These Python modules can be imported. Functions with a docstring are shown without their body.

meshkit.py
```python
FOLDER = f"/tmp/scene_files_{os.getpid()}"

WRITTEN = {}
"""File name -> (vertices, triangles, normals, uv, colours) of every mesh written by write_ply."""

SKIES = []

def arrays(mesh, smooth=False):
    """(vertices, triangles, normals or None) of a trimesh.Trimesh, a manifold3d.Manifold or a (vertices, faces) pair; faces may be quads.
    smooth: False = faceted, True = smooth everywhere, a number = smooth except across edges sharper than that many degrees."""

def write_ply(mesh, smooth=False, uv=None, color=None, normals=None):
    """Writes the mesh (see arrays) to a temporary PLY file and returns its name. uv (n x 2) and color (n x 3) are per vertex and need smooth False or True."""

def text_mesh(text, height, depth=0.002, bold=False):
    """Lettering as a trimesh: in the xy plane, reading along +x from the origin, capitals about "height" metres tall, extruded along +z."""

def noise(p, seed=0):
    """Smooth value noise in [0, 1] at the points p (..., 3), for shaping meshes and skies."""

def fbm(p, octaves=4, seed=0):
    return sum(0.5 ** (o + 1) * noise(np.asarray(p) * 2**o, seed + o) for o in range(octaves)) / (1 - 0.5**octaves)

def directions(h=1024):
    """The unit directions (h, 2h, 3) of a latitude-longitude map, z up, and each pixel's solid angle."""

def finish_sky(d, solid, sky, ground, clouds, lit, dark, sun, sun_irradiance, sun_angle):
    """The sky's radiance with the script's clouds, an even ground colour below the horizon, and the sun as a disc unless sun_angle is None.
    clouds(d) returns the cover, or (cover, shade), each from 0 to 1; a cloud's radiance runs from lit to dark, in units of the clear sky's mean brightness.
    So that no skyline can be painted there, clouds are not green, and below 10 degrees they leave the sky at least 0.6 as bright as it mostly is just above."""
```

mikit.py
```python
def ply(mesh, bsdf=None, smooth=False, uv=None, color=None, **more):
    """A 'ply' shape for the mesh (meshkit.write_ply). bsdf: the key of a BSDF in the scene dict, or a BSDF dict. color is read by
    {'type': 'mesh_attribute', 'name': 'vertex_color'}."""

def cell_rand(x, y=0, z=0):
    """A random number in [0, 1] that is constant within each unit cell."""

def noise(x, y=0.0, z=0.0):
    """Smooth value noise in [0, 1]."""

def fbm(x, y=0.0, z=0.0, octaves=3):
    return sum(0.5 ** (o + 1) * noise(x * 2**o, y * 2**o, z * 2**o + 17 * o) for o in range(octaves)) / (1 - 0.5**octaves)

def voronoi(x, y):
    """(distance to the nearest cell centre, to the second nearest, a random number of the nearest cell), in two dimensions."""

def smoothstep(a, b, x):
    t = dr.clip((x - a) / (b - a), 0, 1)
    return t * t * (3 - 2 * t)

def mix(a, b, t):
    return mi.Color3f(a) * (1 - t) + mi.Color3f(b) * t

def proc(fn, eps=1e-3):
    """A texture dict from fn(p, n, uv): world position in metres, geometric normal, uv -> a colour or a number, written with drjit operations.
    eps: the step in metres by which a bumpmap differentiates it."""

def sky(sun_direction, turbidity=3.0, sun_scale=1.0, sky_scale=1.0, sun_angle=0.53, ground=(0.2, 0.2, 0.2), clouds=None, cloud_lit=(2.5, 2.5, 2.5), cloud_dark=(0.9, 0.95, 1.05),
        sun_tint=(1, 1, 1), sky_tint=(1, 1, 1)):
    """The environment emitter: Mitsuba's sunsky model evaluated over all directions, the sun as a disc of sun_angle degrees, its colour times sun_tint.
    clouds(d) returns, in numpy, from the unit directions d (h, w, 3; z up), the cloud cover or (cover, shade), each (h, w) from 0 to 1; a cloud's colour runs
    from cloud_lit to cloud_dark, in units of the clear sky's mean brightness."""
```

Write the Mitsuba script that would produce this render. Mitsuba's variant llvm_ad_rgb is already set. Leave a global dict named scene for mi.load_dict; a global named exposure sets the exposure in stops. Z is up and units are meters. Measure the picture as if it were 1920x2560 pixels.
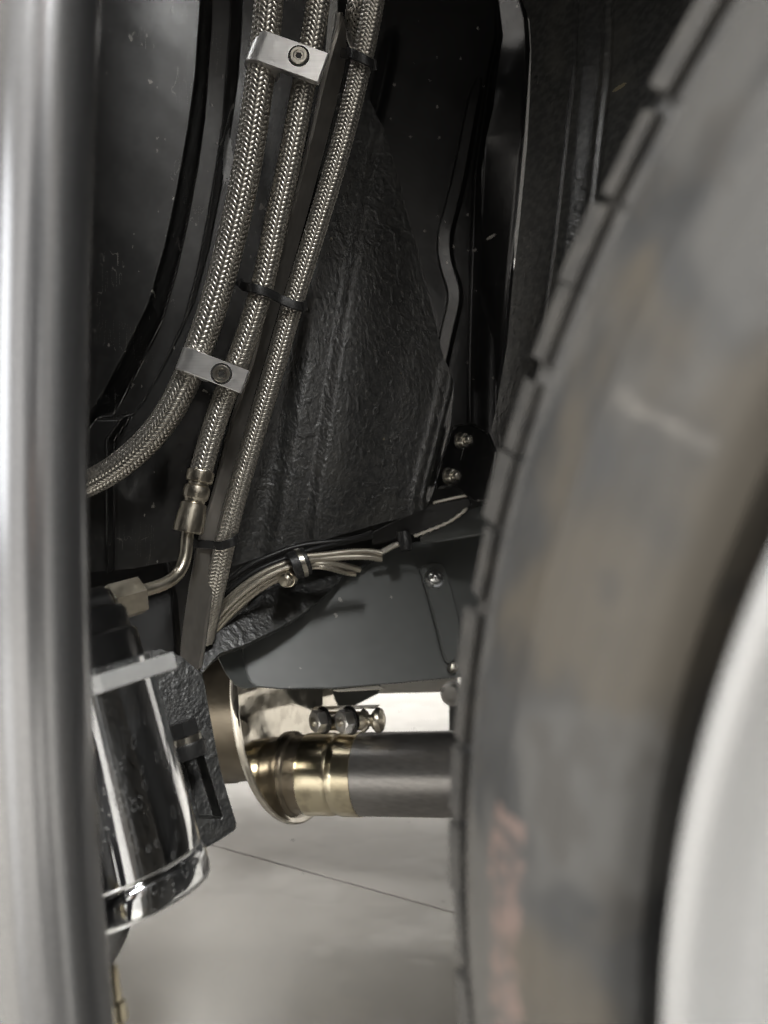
import math
import numpy as np
import trimesh
import shapely
from scipy.spatial import Delaunay
from scipy.ndimage import gaussian_filter1d
from scipy.interpolate import CubicSpline
import drjit as dr
import mitsuba as mi
import mikit, meshkit
from mikit import proc, noise, fbm, voronoi, cell_rand, smoothstep, mix

T = mi.ScalarTransform4f
V = lambda *a: np.array(a, float)
nrm = lambda a: np.asarray(a, float) / np.linalg.norm(a)

# ---------------------------------------------------------------- camera, lamps, exposure
EYE, FOCAL = V(0, 0, 0.449), 1920.0
scene = {}
labels = {}
scene['camera'] = {'type': 'thinlens', 'fov': math.degrees(2 * math.atan(0.5)), 'fov_axis': 'x', 'aperture_radius': 0.0022, 'focus_distance': 0.60,
                   'near_clip': 0.01, 'far_clip': 60.0, 'to_world': T().look_at(origin=EYE.tolist(), target=(EYE + V(0, 1, 0)).tolist(), up=[0, 0, 1])}
exposure = 1.93
# (centre, half length along x, half width along y, height, power)
LAMPS = [((-1.25, -1.15), 0.15, 0.75, 2.75, 28.0), ((0.75, -1.7), 0.15, 0.75, 2.75, 28.0), ((-0.7, 2.3), 0.15, 0.75, 2.75, 19.0), ((0.9, 2.4), 0.15, 0.75, 2.75, 19.0)]
LAMP_COLOR = V(1.0, 0.995, 0.975)


# ---------------------------------------------------------------- helpers
def at(px, py, d):
    """The point that lies d metres ahead of the camera at this place of the 1920 x 2560 photograph."""
    return EYE + V((px - 960) / FOCAL * d, d, (1280 - py) / FOCAL * d)


_used = {}


def key_of(name, parent=None):
    base = (parent + '__' if parent else '') + name
    n = _used.get(base, -1) + 1
    _used[base] = n
    return base if n == 0 else f'{base}_{n:03d}'


def put(name, mesh, mat, parent=None, smooth=False, kind=None, label=None, cat=None, group=None, **more):
    k = key_of(name, parent)
    scene[k] = mikit.ply(mesh, mat, smooth=smooth, **more)
    tag(k, label, cat, group, kind)
    return k


def tag(k, label=None, cat=None, group=None, kind=None):
    d = {a: b for a, b in (('label', label), ('category', cat), ('group', group), ('kind', kind)) if b}
    if d:
        labels[k] = d


def thing(name, label, cat, group=None):
    k = key_of(name)
    tag(k, label, cat, group)
    return k


def join(*ms):
    return trimesh.util.concatenate(list(ms))


def TM(v, f):
    v, f = np.asarray(v, float), np.asarray(f, int)
    if f.shape[1] == 4:
        f = np.vstack([f[:, [0, 1, 2]], f[:, [0, 2, 3]]])
    return trimesh.Trimesh(v, f, process=False)


def fix(m):
    m = trimesh.Trimesh(m.vertices, m.faces, process=True)
    m.fix_normals()
    return m


def ortho(a, hint=(0, 0, 1)):
    a = nrm(a)
    h = np.asarray(hint, float)
    if abs(np.dot(a, nrm(h))) > 0.95:
        h = V(1, 0, 0)
    x = nrm(np.cross(h, a))
    return x, np.cross(a, x)


def spline(points, n):
    p = np.asarray(points, float)
    s = np.concatenate([[0], np.cumsum(np.linalg.norm(np.diff(p, axis=0), axis=1))])
    cs = CubicSpline(s, p)
    t = np.linspace(0, s[-1], n * 4)
    q = cs(t)
    l = np.concatenate([[0], np.cumsum(np.linalg.norm(np.diff(q, axis=0), axis=1))])
    return cs(np.interp(np.linspace(0, l[-1], n), l, t)), l[-1]


def frames(p):
    t = np.gradient(p, axis=0)
    t /= np.linalg.norm(t, axis=1, keepdims=True)
    a = ortho(t[0], (0.1, 1, 0))[0]
    A = []
    for i in range(len(p)):
        a = nrm(a - t[i] * np.dot(a, t[i]))
        A.append(a)
    A = np.array(A)
    return t, A, np.cross(t, A)


def tube(p, r, sides=16, caps=True):
    p = np.asarray(p, float)
    t, A, B = frames(p)
    r = np.broadcast_to(r, (len(p),))
    an = np.arange(sides) * 2 * np.pi / sides
    v = p[:, None] + r[:, None, None] * (np.cos(an)[None, :, None] * A[:, None] + np.sin(an)[None, :, None] * B[:, None])
    i, j = np.meshgrid(np.arange(len(p) - 1), np.arange(sides), indexing='ij')
    q = np.stack([i * sides + j, i * sides + (j + 1) % sides, (i + 1) * sides + (j + 1) % sides, (i + 1) * sides + j], -1).reshape(-1, 4)
    v = v.reshape(-1, 3)
    f = np.vstack([q[:, [0, 1, 2]], q[:, [0, 2, 3]]])
    if caps:
        n = len(v)
        v = np.vstack([v, p[:1], p[-1:]])
        k = np.arange(sides)
        f = np.vstack([f, np.stack([(k + 1) % sides, k, k * 0 + n], 1), np.stack([n - sides + k, n - sides + (k + 1) % sides, k * 0 + n + 1], 1)])
    return TM(v, f)


def lathe(profile, origin, axis, n=64, hint=(0, 0, 1), a0=0.0, a1=2 * np.pi):
    """profile: (radius, distance along the axis)"""
    axis = nrm(axis)
    x, y = ortho(axis, hint)
    pr = np.asarray(profile, float)
    full = abs(a1 - a0 - 2 * np.pi) < 1e-6
    an = np.linspace(a0, a1, n, endpoint=not full)
    v = origin + pr[:, None, 0, None] * (np.cos(an)[None, :, None] * x + np.sin(an)[None, :, None] * y) + pr[:, None, 1, None] * axis
    m = n if full else n - 1
    i, j = np.meshgrid(np.arange(len(pr) - 1), np.arange(m), indexing='ij')
    q = np.stack([i * n + j, i * n + (j + 1) % n, (i + 1) * n + (j + 1) % n, (i + 1) * n + j], -1).reshape(-1, 4)
    return fix(TM(v.reshape(-1, 3), q))


def prism(poly, O, e1, e2, t0, t1, bevel=0.0, front_only=False):
    """poly (k,2) in the axes e1, e2, raised along e1 x e2 from t0 to t1, its rims bevelled."""
    P = np.asarray(poly, float)
    area = 0.5 * np.sum(P[:, 0] * np.roll(P[:, 1], -1) - P[:, 1] * np.roll(P[:, 0], -1))
    if area < 0:
        P = P[::-1]
    d = np.roll(P, -1, 0) - P
    d /= np.linalg.norm(d, axis=1, keepdims=True)
    nin = np.stack([-d[:, 1], d[:, 0]], 1)
    b = nin + np.roll(nin, 1, 0)
    b /= np.maximum((b * nin).sum(1, keepdims=True), 0.35)
    Q = P + b * bevel
    e1, e2 = nrm(e1), np.asarray(e2, float)
    e2 = nrm(e2 - e1 * np.dot(e1, e2))
    e3 = np.cross(e1, e2)
    W = lambda p, t: O + p[:, :1] * e1 + p[:, 1:] * e2 + t * e3
    s = 1 if t1 > t0 else -1
    if bevel > 0:
        rings = [W(Q, t0), W(P, t0 + s * bevel), W(P, t1 - s * bevel), W(Q, t1)]
    else:
        rings = [W(P, t0), W(P, t1)]
    k = len(P)
    v = np.vstack(rings)
    f = []
    for r in range(len(rings) - 1):
        j = np.arange(k)
        q = np.stack([r * k + j, r * k + (j + 1) % k, (r + 1) * k + (j + 1) % k, (r + 1) * k + j], 1)
        f.append(np.vstack([q[:, [0, 1, 2]], q[:, [0, 2, 3]]]))
    import mapbox_earcut as ec
    try:
        tri = ec.triangulate_float64(Q if bevel > 0 else P, np.array([k], np.uint32)).reshape(-1, 3).astype(int)
    except TypeError:
        tri = np.array(ec.triangulate_float64((Q if bevel > 0 else P).tolist(), [k])).reshape(-1, 3).astype(int)
    f.append(tri[:, ::-1])
    f.append(tri + (len(rings) - 1) * k)
    m = TM(v, np.vstack(f))
    return fix(m)


class Plane:
    """A plane in the place, given by three points."""

    def __init__(s, a, b, c):
        s.O = at(*a)
        s.e1 = nrm(at(*b) - s.O)
        w = at(*c) - s.O
        s.e2 = nrm(w - s.e1 * np.dot(w, s.e1))
        s.n = np.cross(s.e1, s.e2)
        if np.dot(s.n, EYE - s.O) < 0:
            s.n = -s.n

    def uv(s, px, py):
        px, py = np.asarray(px, float), np.asarray(py, float)
        d = np.stack([(px - 960) / FOCAL, np.ones_like(px), (1280 - py) / FOCAL], -1)
        t = np.dot(s.O - EYE, s.n) / (d @ s.n)
        w = EYE + d * t[..., None] - s.O
        return np.stack([w @ s.e1, w @ s.e2], -1)

    def pt(s, px, py, h=0.0):
        u = s.uv(px, py)
        return s.O + u[0] * s.e1 + u[1] * s.e2 + h * s.n

    def w(s, u, h=0.0):
        return s.O + u[:, :1] * s.e1 + u[:, 1:] * s.e2 + np.reshape(h, (-1, 1)) * s.n

    def px(s, u):
        w = s.w(u) - EYE
        return 960 + FOCAL * w[:, 0] / w[:, 1], 1280 - FOCAL * w[:, 2] / w[:, 1]


def rounded(poly, r=0.0):
    g = shapely.Polygon(poly)
    if r:
        g = g.buffer(-r).buffer(2 * r).buffer(-r)
    return np.array(g.exterior.coords)[:-1]


def plate(poly, pl, thick, bevel=0.001, lift=0.0, r=0.0):
    u = pl.uv(*np.asarray(poly, float).T)
    if r:
        u = rounded(u, r)
    m = prism(u, pl.O, pl.e1, pl.e2, 0, 1, 0) if False else None
    s = 1 if np.dot(np.cross(pl.e1, pl.e2), pl.n) > 0 else -1
    return prism(u, pl.O + pl.n * lift, pl.e1, pl.e2, 0, -s * thick, bevel)


def sheet(poly, pl, step, height, thick=0.004):
    """A plate whose front is modelled in relief: height(px, py, u) in metres along the plane's normal."""
    u = pl.uv(*np.asarray(poly, float).T)
    g = shapely.Polygon(u)
    x0, y0, x1, y1 = g.bounds
    xs, ys = np.meshgrid(np.arange(x0, x1, step), np.arange(y0, y1, step * 0.87))
    xs = xs + (np.arange(len(xs)) % 2)[:, None] * step / 2
    I = np.stack([xs.ravel(), ys.ravel()], 1)
    I = I[shapely.contains_xy(g.buffer(-step * 0.5), I[:, 0], I[:, 1])]
    L = g.exterior.length
    B = np.array([g.exterior.interpolate(t).coords[0] for t in np.linspace(0, L, int(L / step), endpoint=False)])
    P = np.vstack([B, I])
    tri = Delaunay(P).simplices
    c = P[tri].mean(1)
    tri = tri[shapely.contains_xy(g.buffer(step * 0.05), c[:, 0], c[:, 1])]
    a = P[tri]
    cr = (a[:, 1, 0] - a[:, 0, 0]) * (a[:, 2, 1] - a[:, 0, 1]) - (a[:, 1, 1] - a[:, 0, 1]) * (a[:, 2, 0] - a[:, 0, 0])
    s = 1 if np.dot(np.cross(pl.e1, pl.e2), pl.n) > 0 else -1
    flip = cr * s < 0
    tri[flip] = tri[flip][:, ::-1]
    px, py = pl.px(P)
    top = pl.w(P, height(px, py, P))
    e = np.vstack([tri[:, [0, 1]], tri[:, [1, 2]], tri[:, [2, 0]]])
    es = np.sort(e, 1)
    _, inv, cnt = np.unique(es, axis=0, return_inverse=True, return_counts=True)
    rim = e[cnt[inv.ravel()] == 1]
    ids, back = np.unique(rim, return_inverse=True)
    back = back.reshape(rim.shape)
    n = len(top)
    low = top[ids] - thick * pl.n
    # the rim gets its own vertices so that its edge stays sharp
    v = np.vstack([top, top[ids], low])
    k = len(ids)
    f = np.vstack([tri, np.stack([n + back[:, 1], n + back[:, 0], n + k + back[:, 0]], 1), np.stack([n + back[:, 1], n + k + back[:, 0], n + k + back[:, 1]], 1)])
    return TM(v, f)


def box(c, e1, e2, h1, h2, h3, bevel=0.0008):
    """A bevelled box with half sizes h1, h2, h3 along e1, e2 and their cross product."""
    return prism([(-h1, -h2), (h1, -h2), (h1, h2), (-h1, h2)], np.asarray(c, float), e1, e2, -h3, h3, bevel)


def hexagon(r):
    a = np.arange(6) * np.pi / 3
    return np.stack([r * np.cos(a), r * np.sin(a)], 1)


def hex_head(c, axis, r, h, hint=(0, 0, 1)):
    x, y = ortho(axis, hint)
    m = prism(hexagon(r), c, x, y, 0, h, 0)
    cone = lathe([(0, h + 1e-4), (r * 0.8, h + 1e-4), (r * 1.05, h - r * 0.16), (r * 1.05, -1e-4), (0, -1e-4)], c, axis, 32)
    import manifold3d as m3
    mk = lambda t: m3.Manifold(m3.Mesh(np.asarray(t.vertices, np.float32), np.asarray(t.faces, np.uint32)))
    try:
        out = (mk(m) ^ mk(cone)).to_mesh()
        if len(out.tri_verts) > 8:
            return TM(out.vert_properties[:, :3], out.tri_verts)
    except Exception:
        pass
    return m


def sstep(a, b, x):
    t = np.clip((np.asarray(x, float) - a) / (b - a), 0, 1)
    return t * t * (3 - 2 * t)


def braid(p, r, n, pitch, amp, phase=0.0, per=3):
    """A braided sleeve round the centre line p: n ribbons each way, two over two, as real interlaced strips."""
    L0 = np.concatenate([[0], np.cumsum(np.linalg.norm(np.diff(p, axis=0), axis=1))])
    Ltot = L0[-1]
    lead = n * pitch
    m_tot = 2 * n * Ltot / lead
    ns = int(m_tot * per)
    t = np.linspace(0, Ltot, ns)
    fine = np.stack([np.interp(t, L0, p[:, k]) for k in range(3)], 1)
    tt, A, B = frames(p)
    ip = lambda X: np.stack([np.interp(t, L0, X[:, k]) for k in range(3)], 1)
    A, B, tt = ip(A), ip(B), ip(tt)
    circ = 2 * np.pi * r / n
    phi = math.atan2(lead, 2 * np.pi * r)
    width = circ * math.sin(phi) * 0.93
    # half width of the strip measured as an axial / angular offset
    vs, fs = [], []
    base = 0
    prof = [(-0.5, -0.30), (-0.28, 0.1), (0.0, 0.26), (0.28, 0.1), (0.5, -0.30)]
    m = 2 * t * n / lead
    for s in (1, -1):
        for k in range(n):
            th = s * 2 * np.pi * t / lead + 2 * np.pi * k / n + phase
            c = (2 * k + s * m)
            h = s * amp * np.sin(np.pi / 2 * (c + 0.5))
            h = np.clip(h * 1.35, -amp, amp)
            rows = []
            for o, b in prof:
                # offset across the ribbon: along its normal in the surface
                da = o * width * math.sin(phi) * s / r
                ds = -o * width * math.cos(phi)
                a = th + da
                rr = r + h + b * amp * 1.3
                rows.append(fine + rr[:, None] * (np.cos(a)[:, None] * A + np.sin(a)[:, None] * B) + ds * tt)
            R = np.stack(rows, 1)
            q = len(prof)
            vs.append(R.reshape(-1, 3))
            i, j = np.meshgrid(np.arange(ns - 1), np.arange(q - 1), indexing='ij')
            f = np.stack([i * q + j, i * q + j + 1, (i + 1) * q + j + 1, (i + 1) * q + j], -1).reshape(-1, 4) + base
            if s < 0:
                f = f[:, ::-1]
            fs.append(f)
            base += ns * q
    return TM(np.vstack(vs), np.vstack(fs))


# ---------------------------------------------------------------- materials
def mat(name, **k):
    d = {'type': 'principled'}
    bump = k.pop('bump', None)
    for a, b in k.items():
        d[a] = {'type': 'rgb', 'value': list(b)} if isinstance(b, (tuple, list)) else b
    if bump:
        d = {'type': 'bumpmap', 'arbitrary': bump[0], 'scale': bump[1], 'bsdf': d}
    scene[name] = {'type': 'twosided', 'bsdf': d}
    return name


def specks(u, v, scale, share):
    """Small separate chips and crumbs: 1 inside one, 0 outside."""
    d, _, w = voronoi(u * scale, v * scale)
    return dr.select((w < share) & (d < 0.05 + 0.9 * w / share * 0.12), 1.0, 0.0)


def c_panel(p, n, uv):
    u, v = p.x + 0.35 * p.y, p.z
    g = fbm(u * 160, v * 160, p.y * 160)
    base = mix((0.0065, 0.0065, 0.0065), (0.0105, 0.0105, 0.010), smoothstep(0.35, 0.75, g))
    haze_spots = smoothstep(0.58, 0.72, fbm(u * 28, v * 17, 3.0))
    base = mix(base, (0.018, 0.018, 0.017), haze_spots * 0.3)
    s = dr.maximum(specks(u + 0.004 * noise(u * 300, v * 300), v + 0.004 * noise(v * 300, u * 300, 4.0), 60.0, 0.05), specks(u + 3.1, v * 0.5 + 1.7, 190.0, 0.045) * 0.6)
    lines = dr.select((dr.abs(noise(u * 420, v * 60, 1.0) - 0.5) < 0.012) & (noise(u * 35, v * 35, 9.0) > 0.72), 0.35, 0.0)
    # bare metal where the paint has flaked off beside the thick hose
    fx_, fz_ = (p.x - float(CHIP[0])) / 0.0058, (p.z - float(CHIP[2])) / 0.024
    edge_n = 0.55 * (fbm(u * 330, v * 330, 6.0) - 0.5)
    flake = dr.select((dr.abs(fx_ + 0.55 * fz_) + edge_n < 0.9) & (dr.abs(fz_) + edge_n < 1.0), 1.0, 0.0)
    base = mix(base, (0.27, 0.27, 0.265), flake * (0.55 + 0.45 * fbm(u * 500, v * 500)))
    return mix(base, (0.22, 0.21, 0.19), dr.maximum(s, lines))


def r_panel(p, n, uv):
    return 0.36 + 0.3 * fbm(p.x * 120, p.y * 120, p.z * 120)


def c_seal(p, n, uv):
    g = fbm(p.x * 210, p.y * 210, p.z * 210)
    base = mix((0.008, 0.0083, 0.008), (0.020, 0.020, 0.0182), smoothstep(0.3, 0.75, g))
    s = specks(p.x + p.y, p.z, 70.0, 0.02)
    dust = smoothstep(0.6, 0.75, fbm(p.x * 23 + 4, p.y * 23, p.z * 14))
    base = mix(base, (0.030, 0.029, 0.025), dust * 0.5)
    return mix(base, (0.13, 0.11, 0.06), s * 0.6)


def b_seal(p, n, uv):
    return fbm(p.x * 640, p.y * 640, p.z * 430)


mat('mat_panel', base_color=proc(c_panel), roughness=0.27, specular=0.5)
mat('mat_seal', base_color=proc(c_seal), roughness=0.36, specular=0.6, bump=(proc(b_seal, 3e-4), 0.00034))
mat('mat_gloss', base_color=proc(lambda p, n, uv: mix((0.0045, 0.0045, 0.0045), (0.22, 0.21, 0.19), dr.maximum(specks(p.x + 0.3 * p.y, p.z, 62.0, 0.03), specks(p.x, p.z * 0.7, 140.0, 0.03)))),
    roughness=proc(lambda p, n, uv: 0.16 + 0.1 * fbm(p.x * 90, p.y * 90, p.z * 90)), specular=0.5, clearcoat=0.5, clearcoat_gloss=0.9)
mat('mat_grey_satin', base_color=proc(lambda p, n, uv: mix(mix((0.066, 0.071, 0.069), (0.078, 0.083, 0.080), fbm(p.x * 70, p.y * 70, p.z * 70)), (0.25, 0.24, 0.22), specks(p.x + p.y, p.z, 60.0, 0.035))),
    roughness=0.42, specular=0.5)
mat('mat_braid', base_color=proc(lambda p, n, uv: mix((0.31, 0.293, 0.26), (0.60, 0.572, 0.515), fbm(p.x * 520, p.y * 520, p.z * 520))), metallic=0.92, roughness=0.34, specular=0.5)
mat('mat_braid_fine', base_color=proc(lambda p, n, uv: mix((0.34, 0.31, 0.255), (0.56, 0.52, 0.44), fbm(p.x * 700, p.y * 700, p.z * 700))), metallic=0.8, roughness=0.42, specular=0.5)
mat('mat_core', base_color=(0.02, 0.019, 0.017), roughness=0.7)
mat('mat_rubber_black', base_color=(0.012, 0.012, 0.012), roughness=0.45, specular=0.5)
mat('mat_alu', base_color=proc(lambda p, n, uv: mix((0.62, 0.61, 0.595), (0.72, 0.71, 0.695), fbm(p.x * 40, p.y * 40, p.z * 900))), metallic=0.85,
    roughness=proc(lambda p, n, uv: 0.27 + 0.16 * fbm(p.x * 200, p.y * 200, p.z * 200)))
mat('mat_alu_satin', base_color=proc(lambda p, n, uv: mix((0.54, 0.54, 0.53), (0.64, 0.64, 0.63), fbm(p.x * 160, p.y * 160, p.z * 160))), metallic=0.5, roughness=0.42)
mat('mat_steel', base_color=proc(lambda p, n, uv: mix((0.42, 0.38, 0.31), (0.62, 0.57, 0.47), fbm(p.x * 160, p.y * 160, p.z * 160))), metallic=1.0,
    roughness=proc(lambda p, n, uv: 0.2 + 0.25 * fbm(p.x * 240, p.y * 240, p.z * 240)))
mat('mat_bolt', base_color=(0.60, 0.57, 0.50), metallic=1.0, roughness=0.25)
mat('mat_bar', base_color=proc(lambda p, n, uv: mix((0.16, 0.15, 0.136), (0.22, 0.208, 0.19), fbm(p.x * 260, p.y * 260, p.z * 90))), metallic=0.75, roughness=0.34, specular=0.5)


def spots(p):
    """Dried water spots and grime on the canister: rings and flecks."""
    u = dr.atan2(p.y - 0.41, p.x + 0.14) * 0.055
    v = p.z
    d, _, w = voronoi(u * 150, v * 110)
    ring = dr.select((w < 0.30) & (dr.abs(d - (0.14 + 0.6 * w)) < 0.05 * noise(u * 900, v * 900)), 1.0, 0.0)
    dense = smoothstep(0.47, 0.62, fbm(u * 22 + 1, v * 13, 2.0))
    d2, _, w2 = voronoi(u * 330 + 5, v * 330)
    flecks = dr.select((w2 < 0.4) & (d2 < 0.22), 1.0, 0.0)
    return dr.clip(ring * (0.4 + 0.5 * dense) + flecks * dense * 0.9 + 0.15 * dense, 0, 1)


mat('mat_chrome', base_color=proc(lambda p, n, uv: mix((0.66, 0.67, 0.68), (0.36, 0.36, 0.35), spots(p) * 0.7)), metallic=proc(lambda p, n, uv: 1.0 - 0.35 * spots(p)),
    roughness=proc(lambda p, n, uv: 0.04 + 0.22 * spots(p)))
mat('mat_chrome_clean', base_color=(0.74, 0.75, 0.75), metallic=1.0, roughness=0.05)
mat('mat_polished', base_color=proc(lambda p, n, uv: mix((0.62, 0.585, 0.51), (0.50, 0.465, 0.40), smoothstep(0.45, 0.7, fbm(p.x * 60, p.y * 60, p.z * 60)))), metallic=1.0,
    roughness=proc(lambda p, n, uv: 0.06 + 0.14 * smoothstep(0.4, 0.8, fbm(p.x * 90, p.y * 90, p.z * 90))))
mat('mat_dim_steel', base_color=proc(lambda p, n, uv: mix((0.14, 0.118, 0.088), (0.22, 0.19, 0.145), fbm(p.x * 50, p.y * 50, p.z * 50))), metallic=0.9, roughness=0.3)  # brownish steel; the drum's dark reflections are put into this colour
mat('mat_gold', base_color=proc(lambda p, n, uv: mix((0.64, 0.575, 0.42), (0.47, 0.41, 0.29), smoothstep(0.4, 0.75, fbm(p.x * 70, p.y * 70, p.z * 70)))), metallic=1.0, roughness=0.21)
mat('mat_pipe', base_color=proc(lambda p, n, uv: mix((0.20, 0.193, 0.186), (0.28, 0.27, 0.26), fbm(p.x * 130, p.y * 130, p.z * 330))), metallic=0.85, roughness=0.30, specular=0.5)
mat('mat_satin', base_color=proc(lambda p, n, uv: mix((0.72, 0.71, 0.68), (0.82, 0.81, 0.785), fbm(p.x * 25, p.y * 25, p.z * 40))), metallic=0.35, roughness=0.3, specular=0.6)
mat('mat_worn_edge', base_color=(0.55, 0.52, 0.46), metallic=0.7, roughness=0.35)
mat('mat_white_paint', base_color=(0.62, 0.62, 0.60), roughness=0.4)
mat('mat_cloth', base_color=(0.018, 0.019, 0.024), roughness=0.9)
mat('mat_skin', base_color=(0.45, 0.29, 0.21), roughness=0.5)
mat('mat_wall', base_color=(0.62, 0.61, 0.60), roughness=0.85)
mat('mat_paint', base_color=proc(lambda p, n, uv: mix((0.165, 0.167, 0.172), (0.225, 0.227, 0.234), noise(p.x * 2600, p.y * 2600, p.z * 2600))), metallic=0.88, roughness=0.24, specular=0.5, clearcoat=1.0, clearcoat_gloss=0.97)
mat('mat_rim', base_color=(0.30, 0.30, 0.297), metallic=0.35, roughness=0.3, clearcoat=0.6, clearcoat_gloss=0.9)
mat('mat_floor', base_color=proc(lambda p, n, uv: mix(mix((0.42, 0.403, 0.374), (0.50, 0.481, 0.448), fbm(p.x * 9, p.y * 9)), (0.28, 0.27, 0.245), dr.maximum(specks(p.x, p.y, 31.0, 0.03) * 0.6, 0.16 * smoothstep(0.56, 0.66, fbm(p.x * 7 + 2, p.y * 11, 4.0, 4))))),
    roughness=proc(lambda p, n, uv: 0.09 + 0.10 * fbm(p.x * 14, p.y * 14, 1.0)), specular=0.5, bump=(proc(lambda p, n, uv: fbm(p.x * 22, p.y * 22), 2e-3), 0.0012))
mat('mat_joint', base_color=(0.05, 0.047, 0.042), roughness=0.9)
mat('mat_tread', base_color=proc(lambda p, n, uv: mix((0.016, 0.016, 0.016), (0.050, 0.047, 0.042), fbm(p.x * 150, p.y * 150, p.z * 150))), roughness=0.6)

# ---------------------------------------------------------------- the wheel's place (needed by the tyre's markings)
YAW = -0.867
AX = V(math.sin(YAW), -math.cos(YAW), 0.0)          # outward from the car
FW = np.cross(AX, V(0, 0, 1))                        # along the car, away from the camera
HUB = V(0.299, 0.036, 0.347)


def wheel_pt(r, phi, w):
    return HUB + r * (math.cos(phi) * FW + math.sin(phi) * V(0, 0, 1)) + w * AX


def on_sidewall(px, py, w=0.112):
    d = at(px, py, 1.0) - EYE
    t = np.dot(HUB + w * AX - EYE, AX) / np.dot(d, AX)
    q = EYE + d * t - HUB
    a, b = np.dot(q, FW), q[2]
    return math.hypot(a, b), math.atan2(b, a)


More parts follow.
